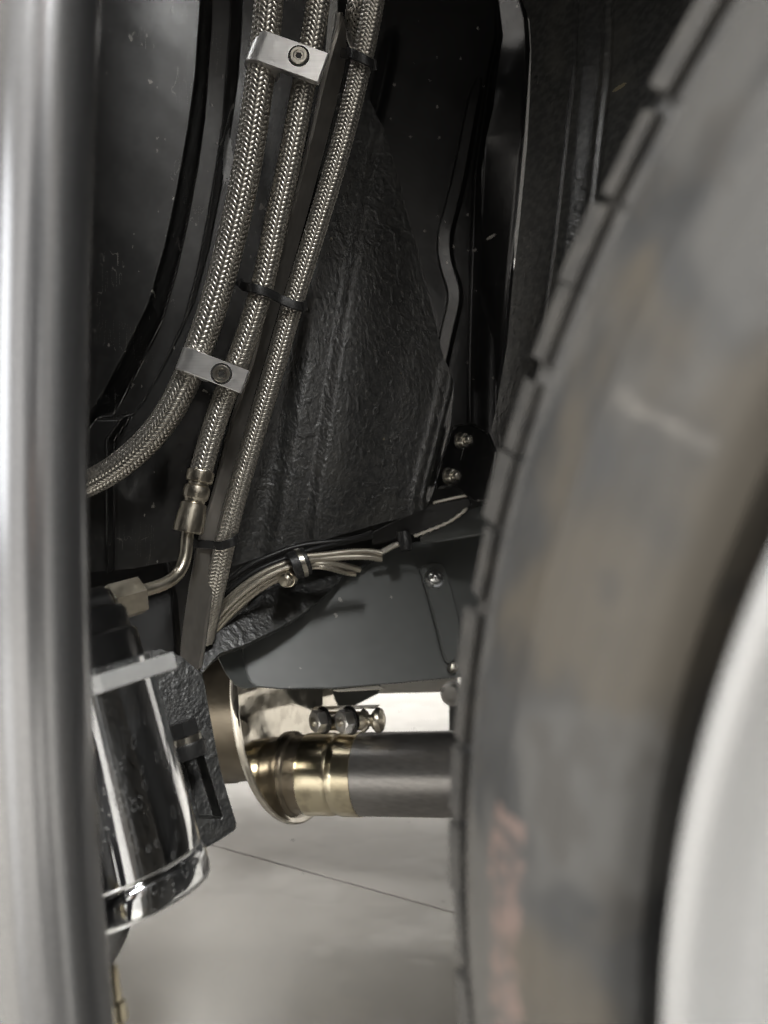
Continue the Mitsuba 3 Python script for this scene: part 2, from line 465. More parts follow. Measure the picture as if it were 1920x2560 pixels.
def c_tyre(p, n, uv):
    qx, qy, qz = p.x - float(HUB[0]), p.y - float(HUB[1]), p.z - float(HUB[2])
    a = qx * float(FW[0]) + qy * float(FW[1])
    r, ph = dr.sqrt(a * a + qz * qz), dr.atan2(qz, a)
    g = fbm(p.x * 60, p.y * 60, p.z * 60)
    base = mix((0.026, 0.0265, 0.0265), (0.038, 0.038, 0.0375), smoothstep(0.3, 0.7, g))
    # dried dust and brake dirt in patches
    f1 = fbm(p.x * 19 + 3, p.y * 19, p.z * 13, 4)
    base = mix(base, (0.064, 0.055, 0.042), smoothstep(0.40, 0.52, f1) * 0.85)
    f2 = fbm(p.x * 26, p.y * 26 + 9, p.z * 18, 4)
    base = mix(base, (0.068, 0.066, 0.062), smoothstep(0.47, 0.58, f2) * 0.8)
    f3 = fbm(p.x * 90, p.y * 90 + 9, p.z * 60, 3)
    base = mix(base, (0.040, 0.037, 0.033), smoothstep(0.58, 0.68, f3) * 0.6)
    rings = 0.5 + 0.5 * dr.sin(r * 900 + 2 * noise(ph * 9, r * 60))
    base = base * (0.84 + 0.07 * rings)
    # red wax crayon, with the rubber's grain showing through
    mark = dr.select((dr.abs(r - CRAYON[0] - 0.0016 * (noise(ph * 60) - 0.5)) < CRAYON[1] * (0.75 + 0.5 * noise(ph * 130, r * 300))) & (ph > CRAYON[2]) & (ph < CRAYON[3]), 1.0, 0.0)
    base = mix(base, (0.135, 0.093, 0.079), mark * (0.12 + 0.6 * smoothstep(0.3, 0.7, noise(ph * 110, r * 420, 5.0))))
    # pale scuffs
    for (s0, s1, wd) in SCUFFS:
        vx, vy = s1[0] - s0[0], s1[1] - s0[1]
        x, y = a - s0[0], qz - s0[1]
        t = dr.clip((x * vx + y * vy) / (vx * vx + vy * vy), 0, 1)
        dd = dr.sqrt(dr.square(x - t * vx) + dr.square(y - t * vy)) * (0.6 + 0.9 * noise(p.x * 330, p.y * 330, p.z * 330))
        base = mix(base, (0.12, 0.112, 0.10), dr.select(dd < wd, 0.4, 0.0))
    return base


def _xy(px, py):
    r, ph = on_sidewall(px, py)
    return r * math.cos(ph), r * math.sin(ph)


_c = [on_sidewall(x, y, 0.10) for x, y in ((1295, 1970), (1270, 2200), (1290, 2520))]
CRAYON = (float(np.mean([c[0] for c in _c])) - 0.0075, 0.0066, _c[2][1] - 0.15, _c[0][1])
SCUFFS = [(_xy(1565, 992), _xy(1610, 1030), 0.0018), (_xy(1610, 1030), _xy(1700, 1062), 0.0011), (_xy(1700, 1062), _xy(1795, 1118), 0.0013)]
mat('mat_tyre', base_color=proc(c_tyre), roughness=0.55, specular=0.45)

# ================================================================ SETTING
J0, J1 = at(540, 2115, EYE[2] * 1920 / (2115 - 1280)), at(1115, 2275, EYE[2] * 1920 / (2275 - 1280))
jd = nrm((J1 - J0) * V(1, 1, 0))
jn = V(-jd[1], jd[0], 0)
gap = 0.0015
for s, far in ((1, 14.0), (-1, 14.0)):
    O = J0 * V(1, 1, 0) + s * gap * jn
    put('floor', prism([(-15, 0), (15, 0), (15, far), (-15, far)], O, jd, s * jn, -0.012, 0.0, 0.0008) if s > 0 else prism([(-15, 0), (15, 0), (15, -far), (-15, -far)], O, jd, jn, -0.012, 0.0, 0.0008),
        'mat_floor', kind='structure', label='glossy pale grey painted floor slab, ' + ('beyond' if np.dot(s * jn, V(0, 1, 0)) > 0 else 'on the near side of') + ' the thin dark joint')
put('floor_joint', prism([(-15, -0.1), (15, -0.1), (15, 0.1), (-15, 0.1)], J0 * V(1, 1, 0), jd, jn, -0.03, -0.009), 'mat_joint', kind='structure', label='thin dark joint across the pale floor')

for i, ((x, y), hx, hy, z, pw) in enumerate(LAMPS):
    k = thing('ceiling_lamp', ['long ceiling lamp behind the camera on the fender side', 'long ceiling lamp behind the camera on the wheel side', 'long ceiling lamp beyond the car on the fender side', 'long ceiling lamp beyond the car on the wheel side'][i], 'lamp')
    put('housing', box((x, y, z + 0.045), (1, 0, 0), (0, 1, 0), hx + 0.03, hy + 0.03, 0.04, 0.004), 'mat_white_paint', k)
    kk = put('diffuser', TM([(x - hx, y - hy, z), (x - hx, y + hy, z), (x + hx, y + hy, z), (x + hx, y - hy, z)], [(0, 1, 2, 3)]), 'mat_white_paint', k)
    scene[kk]['emitter'] = {'type': 'area', 'radiance': {'type': 'rgb', 'value': (LAMP_COLOR * pw).tolist()}}

W = ((-4.2, -3.4), (4.2, -3.4), (4.2, 5.2), (-4.2, 5.2))
for i, lb in enumerate(('pale painted garage wall behind the camera', 'pale painted garage wall on the wheel side', 'pale painted garage wall beyond the car', 'pale painted garage wall on the fender side')):
    a, b = V(*W[i], 0), V(*W[(i + 1) % 4], 0)
    put('garage_wall', prism([(0, 0), (np.linalg.norm(b - a), 0), (np.linalg.norm(b - a), 2.95), (0, 2.95)], a, b - a, V(0, 0, 1), 0, 0.08), 'mat_wall', label=lb, cat='wall')
win = thing('garage_window', 'wide bright garage window in the wall on the fender side', 'window')
kk = put('pane', TM([(-4.17, -2.7, 0.35), (-4.17, -0.2, 0.35), (-4.17, -0.2, 2.4), (-4.17, -2.7, 2.4)], [(0, 1, 2, 3)]), 'mat_white_paint', win)
scene[kk]['emitter'] = {'type': 'area', 'radiance': {'type': 'rgb', 'value': [1.3, 1.32, 1.35]}}
for y_ in (-2.74, -1.9, -1.0, -0.16):
    put('frame', box((-4.16, y_, 1.375), (0, 1, 0), (0, 0, 1), 0.04, 1.1, 0.03, 0.004), 'mat_white_paint', win)
for z_ in (0.31, 2.44):
    put('frame', box((-4.155, -1.45, z_), (0, 1, 0), (0, 0, 1), 1.33, 0.04, 0.03, 0.004), 'mat_white_paint', win)
put('garage_ceiling', prism([(-4.4, -3.6), (4.4, -3.6), (4.4, 5.4), (-4.4, 5.4)], V(0, 0, 2.96), V(1, 0, 0), V(0, 1, 0), 0, 0.05), 'mat_wall', label='pale garage ceiling', kind='structure')

# ================================================================ WHEEL
wheel = thing('wheel', 'dusty grey tyre on a pale silver rim, filling the right side', 'wheel')
prof = [(0.243, -0.098), (0.262, -0.112), (0.29, -0.112), (0.315, -0.100), (0.3280, -0.090), (0.3380, -0.05), (0.3425, 0.0560), (0.3420, 0.0640), (0.3395, 0.0715), (0.3330, 0.0745), (0.3170, 0.0755), (0.3165, 0.0805), (0.3195, 0.0822), (0.3208, 0.0832), (0.3214, 0.0846), (0.3209, 0.0860), (0.3198, 0.0868),
        (0.3165, 0.0905), (0.3120, 0.0975), (0.3040, 0.1035), (0.2960, 0.1080), (0.2880, 0.1115), (0.2870, 0.1127), (0.2850, 0.1131), (0.2800, 0.1142), (0.2720, 0.1152), (0.2650, 0.1154), (0.2590, 0.1145), (0.2550, 0.1128), (0.2520, 0.1100), (0.2505, 0.1050), (0.2500, 0.0900), (0.2490, 0.0780), (0.2400, 0.0760)]
# twist-free ring profile, one continuous skin
ty = lathe(prof, HUB, AX, 240)
ty_k = put('tyre', ty, 'mat_tyre', wheel, smooth=28, label='dusty tyre sidewall with a red crayon stroke')
pitch = 4.05
for row, (w0, w1, off) in enumerate(((0.046, 0.0782, 0.0), (0.010, 0.041, 0.5), (-0.028, 0.005, 0.0))):
    for q in range(-13, 22):
        a0 = math.radians((q + off) * pitch + 0.30 * math.sin(q * 2.3) + 0.15 * math.sin(q * 5.7))
        a1 = a0 + math.radians(pitch - (0.42 if row == 0 else 0.7))
        sl = math.radians(0.9)
        low = 0.3260
        def cs(r, k):
            return [wheel_pt(r, a0 + k, w0 + k * 0.05), wheel_pt(r, a1 - k, w0 + k * 0.05), wheel_pt(r, a1 - k + sl, w1 - k * 0.06), wheel_pt(r, a0 + k + sl, w1 - k * 0.06)]
        e = math.radians(0.12)
        high = 0.3460 + 0.0018 * math.sin(q * 5.1 + row)
        if row == 0:      # a dusty outer face, then a rounded shoulder
            mid, top = cs(0.3424 + 0.0011 * math.sin(q * 3.7), 0.4 * e), cs(high, 3 * e)
            for j in (2, 3):
                mid[j] = mid[j] - AX * 0.0045
                top[j] = top[j] - AX * 0.0125
            lo2, st = cs(0.3325, 0), cs(0.3337, 0)
            for j in (2, 3):
                lo2[j] = lo2[j] - AX * 0.0030
            lo1 = [v_ - AX * 0.0034 if j in (2, 3) else v_ for j, v_ in enumerate(cs(low, 0))]
            vv = np.array(lo1 + lo2 + st + mid + top)
        else:
            vv = np.array(cs(low, 0) + cs(high - 0.0012, 0.4 * e) + cs(high, 3 * e))
        nl = len(vv) - 4
        ff = [(3, 2, 1, 0), (nl, nl + 1, nl + 2, nl + 3)]
        for b in range(0, nl, 4):
            for j in range(4):
                ff.append((b + j, b + (j + 1) % 4, b + 4 + (j + 1) % 4, b + 4 + j))
        put('tread_block', fix(TM(vv, ff)), 'mat_tread', ty_k)
rimp = [(0.238, -0.095), (0.2385, 0.070), (0.2375, 0.104), (0.2395, 0.1125), (0.2415, 0.1165), (0.2420, 0.1190), (0.2408, 0.1212), (0.2380, 0.1220), (0.2345, 0.1205), (0.2318, 0.1165), (0.2285, 0.1140), (0.2240, 0.1130), (0.2215, 0.1090), (0.2165, 0.1055),
        (0.2110, 0.1045), (0.2085, 0.0990), (0.2030, 0.0940), (0.1900, 0.0905), (0.1500, 0.0900), (0.0800, 0.1000), (0.0400, 0.1050), (0.0, 0.1060)]
put('rim', lathe(rimp, HUB, AX, 240), 'mat_rim', wheel, smooth=50)

# ================================================================ FENDER
cw = 0.13                                            # how far the body side stands out from the wheel's middle plane
zs = np.linspace(0.215, 1.22, 70)
rows = []
for z in zs:
    py_ref = 1280 - (z - EYE[2]) / 0.262 * FOCAL
    edge = 220 + (30 * ((1200 - py_ref) / 1200) ** 2 if py_ref < 1200 else 63 * ((py_ref - 1200) / 1360) ** 2)
    edge = min(edge, 330)
    tip = at(edge, 1280, 0.272)
    tip[2] = z
    out = nrm(V(-0.69, -0.72, 0))
    rc = 0.0155
    # a rolled lip: from the folded edge inside, round the silhouette, to the body side
    c = tip + nrm(V(-0.93, -0.37, 0)) * rc
    pts = [c + rc * V(math.cos(a_), math.sin(a_), 0) * np.array([1, 1, 0]) for a_ in np.radians(np.linspace(95, -135, 30))]
    pts.insert(0, pts[0] + V(-0.012, 0.001, 0))
    e = pts[-1]
    dirn = nrm(V(-0.72, 0.69, 0))
    for s in (0.01, 0.03, 0.06, 0.12, 0.25, 0.5, 0.9):
        pts.append(e + dirn * s - out * 0.05 * s * s)
    rows.append(pts)
R = np.array(rows)
nz, npf = R.shape[:2]
i, j = np.meshgrid(np.arange(nz - 1), np.arange(npf - 1), indexing='ij')
ff = np.stack([i * npf + j, i * npf + j + 1, (i + 1) * npf + j + 1, (i + 1) * npf + j], -1).reshape(-1, 4)
fender = put('car_fender', TM(R.reshape(-1, 3), ff), 'mat_paint', smooth=40, label='silver painted car fender with a rolled lip, along the left edge', cat='fender')
# a body top added over the wheel well, out of the frame, to shade the inside
top_o = HUB + (cw + 0.01) * AX
bonnet = put('added_bonnet', prism([(-0.9, 0.0), (1.6, 0.0), (1.6, -1.7), (-0.9, -1.7)], top_o * V(1, 1, 0) + V(0, 0, 1.2), FW, AX, 0.0, 0.02, 0.004), 'mat_paint', label='unseen silver bonnet top added to shade the wheel well', cat='bonnet')

put('lining', prism([(-0.9, -0.03), (1.6, -0.03), (1.6, -1.7), (-0.9, -1.7)], top_o * V(1, 1, 0) + V(0, 0, 1.17), FW, AX, 0.0, 0.012, 0.004), 'mat_rubber_black', bonnet)  # black underside added so the unseen top looks dark from below
# ================================================================ INNER PANELS
# left black panel, with a swept rib that follows the thick hose
P1 = Plane((220, 700, 0.665), (640, 700, 0.700), (220, 1400, 0.675))
CHIP = P1.pt(566, 392, 0.004)
arc_y = np.array([-80, 200, 330, 480, 620, 760, 900, 1000, 1100])
arc_x = np.array([520, 500, 482, 455, 425, 385, 318, 262, 190])


def h_panel(px, py, u):
    ax_ = np.interp(py, arc_y, arc_x)
    d = px - ax_
    low = py > 1080
    h = -0.075 + 0.083 * (1 - sstep(-10, 14, d)) + 0.079 * sstep(68, 92, d - 8 * sstep(300, 900, py))
    h = h + 0.077 * sstep(1020, 1050, py) * sstep(0, 14, d) * (1 - sstep(76, 90, d - 8))
    # the lower pocket under the hose
    key = np.exp(-(((px - 362) / 42) ** 4 + ((py - 1175) / 62) ** 4))
    h = h - 0.0025 * key
    h = h + 0.010 * (1 - sstep(236, 252, px)) * (py > 1225) * 0
    w = pl_noise(u, 14, 3)
    return h + 0.0012 * w


def pl_noise(u, f, seed):
    return meshkit.fbm(np.stack([u[:, 0] * f, u[:, 1] * f, u[:, 0] * 0 + seed], 1), 3, seed) - 0.5


put('side_panel', sheet([(110, -520), (860, -520), (800, 300), (720, 700), (640, 1050), (560, 1300), (470, 1395), (330, 1420), (200, 1432), (110, 1440)], P1, 0.0015, h_panel, 0.004), 'mat_panel', smooth=True,
    label='black painted inner panel with pale chips, behind the thick hose', cat='panel')

# rough sealed panel in the middle
P2 = Plane((600, 800, 0.735), (1110, 800, 0.800), (600, 1380, 0.720))


def h_seal(px, py, u):
    b = pl_noise(u, 150, 7)
    b2 = pl_noise(u * np.array([1.0, 0.55]), 430, 8)
    b3 = pl_noise(u, 24, 9)
    pit = meshkit.noise(np.stack([u[:, 0] * 230, u[:, 1] * 150, u[:, 0] * 0], 1), 5)
    h = 0.00028 * b2 + 0.0006 * b3 + 0.00020 * sstep(0.66, 0.8, pit)
    return h


def h_mid(px, py, u):
    h = h_seal(px, py, u)
    x1 = np.interp(py, [280, 600, 900, 1300], [945, 880, 830, 770])
    h = h + 0.004 * sstep(-14, 26, px - x1) * (1 - sstep(40, 190, px - x1))
    x2 = np.interp(py, [880, 980, 1240], [1130, 1118, 1052])
    h = h + 0.006 * np.exp(-((px - x2) / 18) ** 2) * sstep(860, 950, py) - 0.014 * sstep(8, 50, px - x2) * sstep(860, 950, py)
    x3 = np.interp(py, [300, 900, 1400], [760, 720, 640])
    return h - 0.006 * (1 - sstep(0, 60, px - x3))


put('wheel_arch_liner', sheet([(700, 240), (860, 235), (925, 252), (938, 282), (958, 330), (975, 385), (1000, 470), (1040, 620), (1075, 750), (1105, 880), (1130, 960), (1138, 1050), (1118, 1170), (1088, 1238), (1060, 1272), (1020, 1290), (960, 1306), (800, 1352), (650, 1393), (590, 1414), (520, 1430), (430, 1440), (470, 1200), (560, 950), (640, 600)],
    P2, 0.00088, h_mid, 0.006), 'mat_seal', smooth=True, label='rough black sealed liner panel between the hoses and the glossy recess', cat='liner')

# glossy recess with its pressed rib
P3 = Plane((930, 500, 0.90), (1270, 500, 0.93), (930, 1100, 0.89))
rib_y = np.array([195, 215, 260, 400, 540, 580, 640, 690, 730, 800, 890, 960])
rib_x = np.array([1196, 1192, 1182, 1155, 1122, 1112, 1110, 1122, 1133, 1124, 1104, 1088])
rib2_y = np.array([60, 180, 260, 330])
rib2_x = np.array([985, 962, 945, 925])


def h_gloss(px, py, u):
    h = 0
    x2 = np.interp(py, rib2_y, rib2_x)
    h = h + 0.007 * np.exp(-((px - x2) / 15) ** 2) * sstep(60, 140, py)
    h = h + 0.0008 * pl_noise(u, 18, 12)
    xr = np.interp(py, [-60, 90, 180, 430, 560, 900], [1262, 1262, 1243, 1206, 1202, 1192])
    return h + 0.03 * sstep(-14, 30, px - xr) - 0.004 * np.exp(-((px - xr + 16) / 5) ** 2)


rec = put('recess_panel', sheet([(850, -260), (1300, -260), (1300, 60), (1280, 300), (1265, 600), (1260, 900), (1240, 1120), (1060, 1200), (960, 900), (880, 500), (840, 200)], P3, 0.0013, h_gloss, 0.004), 'mat_gloss', smooth=True,
    label='glossy black recessed panel with a bent pressed rib', cat='panel')

rp_, _ = spline([P3.pt(x, y, 0.002) for x, y in zip(rib_x, rib_y)], 80)
rt = np.gradient(rp_, axis=0)
rt /= np.linalg.norm(rt, axis=1, keepdims=True)
rn = nrm(V(-0.12, -0.985, -0.117))
rw = np.cross(rt, rn)
rw /= np.linalg.norm(rw, axis=1, keepdims=True)
hw = np.interp(np.linspace(0, 1, 80), [0, .05, .5, 1], [0.001, 0.0046, 0.0062, 0.0056])[:, None]
hl = np.interp(np.linspace(0, 1, 80), [0, .08, 1], [0.001, 0.0065, 0.0065])[:, None]
sec = np.stack([rp_ - rw * (hw + 0.006) - rn * 0.008, rp_ - rw * (hw + 0.0012) + rn * (hl - 0.0014), rp_ - rw * hw + rn * hl, rp_ + rw * hw + rn * hl, rp_ + rw * (hw + 0.0012) + rn * (hl - 0.0014), rp_ + rw * (hw + 0.006) - rn * 0.008], 1)
i, j = np.meshgrid(np.arange(79), np.arange(5), indexing='ij')
rq = np.stack([i * 6 + j, i * 6 + j + 1, (i + 1) * 6 + j + 1, (i + 1) * 6 + j], -1).reshape(-1, 4)
put('rib', TM(sec.reshape(-1, 3), rq), 'mat_gloss', rec, smooth=28)
# corner sheet between the recess and the outer liner
P4 = Plane((1230, 200, 0.852), (1320, 200, 0.845), (1235, 900, 0.925))


def h_corner(px, py, u):
    r_ = np.interp(py, [-60, 50, 123, 370, 553, 707, 860, 1050], [1290, 1321, 1325, 1313, 1296, 1277, 1264, 1235])
    d = r_ - px
    l_ = np.interp(py, [-100, 90, 185, 345, 560, 900, 1100], [1255, 1258, 1243, 1214, 1204, 1196, 1184])
    return 0.05 * np.clip((px - l_) / (r_ - l_), 0, 1.1) * sstep(70, 420, py) - 0.002 * (1 - sstep(0, 16, d)) ** 2 + 0.0005 * pl_noise(u, 16, 2)


put('corner_sheet', sheet([(1235, -100), (1284, -90), (1306, 0), (1321, 50), (1326, 123), (1320, 250), (1313, 370), (1296, 553), (1277, 707), (1264, 860), (1235, 1030), (1205, 1120), (1184, 1120), (1196, 900), (1206, 700), (1204, 560), (1204, 430), (1216, 345), (1234, 270), (1243, 185), (1258, 90), (1252, 40)], P4, 0.0013, h_corner, 0.003),
    'mat_gloss', smooth=True, label='glossy black corner sheet, lit grey at its top, beside the recess', cat='sheet')

# outer rough liner over the tyre
P5 = Plane((1320, 300, 0.80), (1650, 300, 0.66), (1230, 1100, 0.80))


def h_out(px, py, u):
    h = h_seal(px, py, u)
    xs_ = np.interp(py, [-60, 0, 185, 277, 461, 615, 1000], [1452, 1447, 1441, 1430, 1410, 1392, 1340])
    d = px - xs_
    h = h - 0.005 * np.exp(-(d / 7) ** 2) + 0.006 * sstep(0, 10, d) * (1 - sstep(24, 60, d)) + 0.002 * sstep(60, 70, d)
    x2 = xs_ + 82
    return h - 0.003 * np.exp(-((px - x2) / 8) ** 2)


put('outer_liner', sheet([(1270, -100), (1304, 0), (1323, 50), (1328, 123), (1324, 250), (1317, 370), (1300, 553), (1281, 707), (1268, 860), (1239, 1030), (1190, 1200), (1260, 1330), (1420, 1200), (1560, 900), (1720, 500), (1900, 150), (1950, -100)], P5, 0.00110, h_out, 0.002), 'mat_seal', smooth=True,
    label='rough black sealed liner with a vertical seam, behind the top of the tyre', cat='liner')

# ================================================================ HOSES
def hose(name, pts, r, n, pitch, label, mat_='mat_braid', group='braided steel hoses', per=3, thin=False):
    k = thing(name, label, 'hose', group)
    p, L = spline([at(*q) for q in pts], 90)
    ext = np.vstack([p[0] + (p[0] - p[1]) * np.arange(24, 0, -1)[:, None], p, p[-1] + (p[-1] - p[-2]) * np.arange(1, 25)[:, None]])
    p = gaussian_filter1d(ext, 5.0, axis=0)[24:-24]
    put('core', tube(p, r * 0.90, 20), 'mat_core', k, smooth=40)
    put('braid', braid(p, r, n, pitch, r * 0.072 if not thin else r * 0.09, per=per), mat_, k, smooth=True, kind='stuff')
    return k, p


DH = 0.600
hA, pA = hose('braided_hose', [(678, -70, .585), (665, 96, .59), (648, 202, .595), (617, 434, .60), (571, 627, .605), (535, 771, .608), (508, 845, .610), (484, 905, .612), (455, 990, .616), (413, 1062, .622), (345, 1134, .63), (269, 1188, .645), (200, 1222, .66), (120, 1240, .68)],
              0.0104, 12, 0.0040, 'thick braided steel hose, leftmost of all, curving away left behind the fender')
hB, pB = hose('braided_hose', [(806, -70, .590), (795, 0, .592), (784, 96, .595), (757, 217, .600), (738, 337, .603), (706, 482, .607), (675, 627, .61), (657, 723, .612), (629, 808, .614), (605, 881, .615), (560, 989, .618), (536, 1062, .62), (513, 1134, .62), (498, 1192, .62)],
              0.0086, 10, 0.0038, 'middle braided steel hose ending in a crimped steel elbow fitting')
hC, pC = hose('braided_hose', [(946, -70, .615), (935, 0, .616), (921, 96, .618), (894, 193, .620), (863, 337, .622), (817, 482, .625), (774, 627, .628), (725, 771, .630), (690, 917, .632), (654, 1025, .634), (622, 1134, .636), (589, 1242, .640), (566, 1333, .645), (549, 1423, .655), (533, 1495, .668), (520, 1560, .684), (512, 1600, .70)],
              0.0082, 10, 0.0034, 'right braided steel hose lying along the dark flat bar')
hD, pD = hose('braided_hose', [(918, -80, .640), (900, -20, .641), (889, 30, .645), (886, 62, .655), (892, 95, .675), (900, 125, .70)], 0.0080, 10, 0.0034, 'short end of braided hose at the top, tucked behind the right hose')

# elbow fitting of the middle hose (parts of it)
c0, c1 = at(503, 1178, .62), at(469, 1331, .615)
axf = nrm(c1 - c0)
Lf = np.linalg.norm(c1 - c0)
S = 0.62 / FOCAL
put('crimp_collar', lathe([(24 * S, 0), (33 * S, 0), (34 * S, 3 * S), (34 * S, 24 * S), (32 * S, 28 * S), (26 * S, 30 * S), (26 * S, 36 * S), (31 * S, 40 * S), (33 * S, 52 * S), (32 * S, 66 * S), (28 * S, 72 * S), (26 * S, 75 * S), (26 * S, 80 * S), (32 * S, 84 * S), (33 * S, 100 * S),
    (36 * S, 118 * S), (37.5 * S, 150 * S), (36 * S, Lf), (14 * S, Lf)], c0, axf, 48), 'mat_steel', hB, smooth=35, label='crimped steel collar')
pe, _ = spline([at(472, 1318, .615), at(466, 1369, .613), at(461, 1400, .611), at(449, 1428, .607), at(429, 1449, .600), at(402, 1463, .592), at(374, 1472, .585), at(345, 1480, .578), at(315, 1489, .570)], 50)
put('elbow_tube', tube(pe, 15.5 * S, 24), 'mat_steel', hB, smooth=50, label='bent steel elbow tube')
n0, n1 = at(350, 1488, .574), at(272, 1510, .558)
put('union_nut', hex_head(n0, n1 - n0, 46 * S, np.linalg.norm(n1 - n0), hint=np.cross(n1 - n0, V(0.2, -0.97, 0.22))), 'mat_steel', hB, label='steel hexagon nut')

# ================================================================ FLAT BAR
bl = [(856, 30, .634, 856), (853, 60, .634, 866), (822, 145, .636, 874), (769, 386, .640, 812), (701, 627, .644, 747), (656, 808, .648, 690), (630, 917, .650, 662), (590, 1025, .652, 628), (558, 1134, .654, 603), (529, 1242, .655, 585), (497, 1333, .656, 555), (478, 1423, .656, 540), (466, 1495, .656, 527), (452, 1590, .656, 514), (447, 1640, .656, 507), (450, 1672, .656, 500)]
b = np.array(bl, float)
tt_ = np.linspace(0, 1, 70)
s_ = np.linspace(0, 1, len(b))
B = np.stack([np.interp(tt_, s_, b[:, k]) for k in range(4)], 1)
B[1:-1] = gaussian_filter1d(B, 1.5, axis=0, mode='nearest')[1:-1]
tw = np.interp(tt_, [0, 0.45, 0.75, 1], [0.014, 0.012, 0.000, -0.004])
Lp = np.array([at(x, y, d) for x, y, d, _ in B])
Rp = np.array([at(x2, y, d + t_) for (x, y, d, x2), t_ in zip(B, tw)])
tg = np.gradient((Lp + Rp) / 2, axis=0)
nn = np.cross(Rp - Lp, tg)
nn /= np.linalg.norm(nn, axis=1, keepdims=True)
nn[np.einsum('ij,ij->i', nn, EYE - Lp) < 0] *= -1
wv = Rp - Lp
wv /= np.linalg.norm(wv, axis=1, keepdims=True)
th, bv = 0.006, 0.0018
sec = np.stack([Lp - nn * bv, Lp + wv * bv, Rp - wv * bv, Rp - nn * bv, Rp - nn * (th - bv), Rp - wv * bv - nn * th, Lp + wv * bv - nn * th, Lp - nn * (th - bv)], 1)
q = 8
i, j = np.meshgrid(np.arange(len(sec) - 1), np.arange(q), indexing='ij')
f = np.stack([i * q + j, i * q + (j + 1) % q, (i + 1) * q + (j + 1) % q, (i + 1) * q + j], -1).reshape(-1, 4)
m = TM(sec.reshape(-1, 3), f)
nv = len(m.vertices)
cap = np.array([[nv - q + k for k in (0, j, j + 1)] for j in range(1, q - 1)] + [[k for k in (0, j + 1, j)] for j in range(1, q - 1)])
m = fix(TM(m.vertices, np.vstack([m.faces, cap])))
bar = put('flat_bar', m, 'mat_bar', smooth=25, label='dark flat steel bar running down between the hoses', cat='bar')
put('weld', tube(spline([at(447, 1664, .654), at(470, 1682, .653), at(497, 1676, .654)], 14)[0], 0.0028 + 0.0006 * np.sin(np.arange(14) * 2.1), 12), 'mat_bar', bar, smooth=True)

# ================================================================ CLAMPS
def clamp(TL, TR, BR, BL, bolt, d, rh, label):
    k = thing('hose_clamp', label, 'clamp', 'aluminium hose clamps')
    tl, tr, br, bl_ = (at(*p, dd) for p, dd in ((TL, d[0]), (TR, d[1]), (BR, d[1]), (BL, d[0])))
    o = (tl + tr + br + bl_) / 4
    e1 = nrm((tr + br) - (tl + bl_))
    dn = (bl_ + br) - (tl + tr)
    hh = np.linalg.norm(dn) / 4
    e2 = nrm(dn - e1 * np.dot(dn, e1))
    half = np.linalg.norm((tr + br) - (tl + bl_)) / 4
    e3 = np.cross(e1, e2)
    if np.dot(e3, EYE - o) < 0:
        e3 = -e3
    r = rh + 0.0032
    # section in (e1, e3): rounded on the left, square on the right
    sec = [(-half + r + r * math.cos(a), -r + r * math.sin(a)) for a in np.linspace(math.radians(355), math.radians(90), 34)]
    sec += [(half - 0.0008, 0.0), (half, -0.0008), (half, -0.0047), (half - 0.0008, -0.0055), (-half + 2 * r + 0.0035, -0.0055), (-half + 2 * r + 0.0010, -0.0075), (-half + 2 * r, -r)]
    put('body', prism(sec, o - e2 * hh, e1, e3, 0, 2 * hh * (1 if np.dot(np.cross(e1, e3), e2) > 0 else -1), 0.0005), 'mat_alu', k, smooth=30)
    c = at(*bolt, np.dot(o - EYE, V(0, 1, 0)))
    c = c - e3 * np.dot(c - o, e3)
    rr = 22 * d[0] / FOCAL
    bk = put('bolt', lathe([(rr * 0.50, 0.0004), (rr * 0.62, 0.0016), (rr * 0.92, 0.0016), (rr, 0.0008), (rr * 1.0, -0.002)], c, e3, 40), 'mat_bolt', k, smooth=30)
    x, y = ortho(e3)
    put('socket', prism(hexagon(rr * 0.56), c, x, y, -0.002, 0.0003), 'mat_core', bk)
    put('bolt_recess', lathe([(rr * 1.0, 0.0002), (rr * 1.22, 0.0002), (rr * 1.24, -0.001)], c, e3, 40), 'mat_core', k)
    # hexagon wall of the socket, catching the light
    put('socket_wall', join(*[prism([(rr * 0.34, -rr * 0.16), (rr * 0.52, -rr * 0.28), (rr * 0.52, rr * 0.28), (rr * 0.34, rr * 0.16)], c, math.cos(a) * x + math.sin(a) * y, -math.sin(a) * x + math.cos(a) * y, 0.0002, 0.0009) for a in np.arange(6) * np.pi / 3 + np.pi / 6]), 'mat_bolt', bk)
    return k


clamp((622, 60), (817, 132), (800, 206), (609, 140), (747, 140), (.578, .578), 0.0107, 'upper brushed aluminium clamp with a socket bolt, holding two braided hoses')
clamp((449, 858), (628, 930), (598, 980), (430, 918), (553, 934), (.592, .596), 0.0104, 'lower brushed aluminium clamp with a socket bolt, above the elbow fitting')


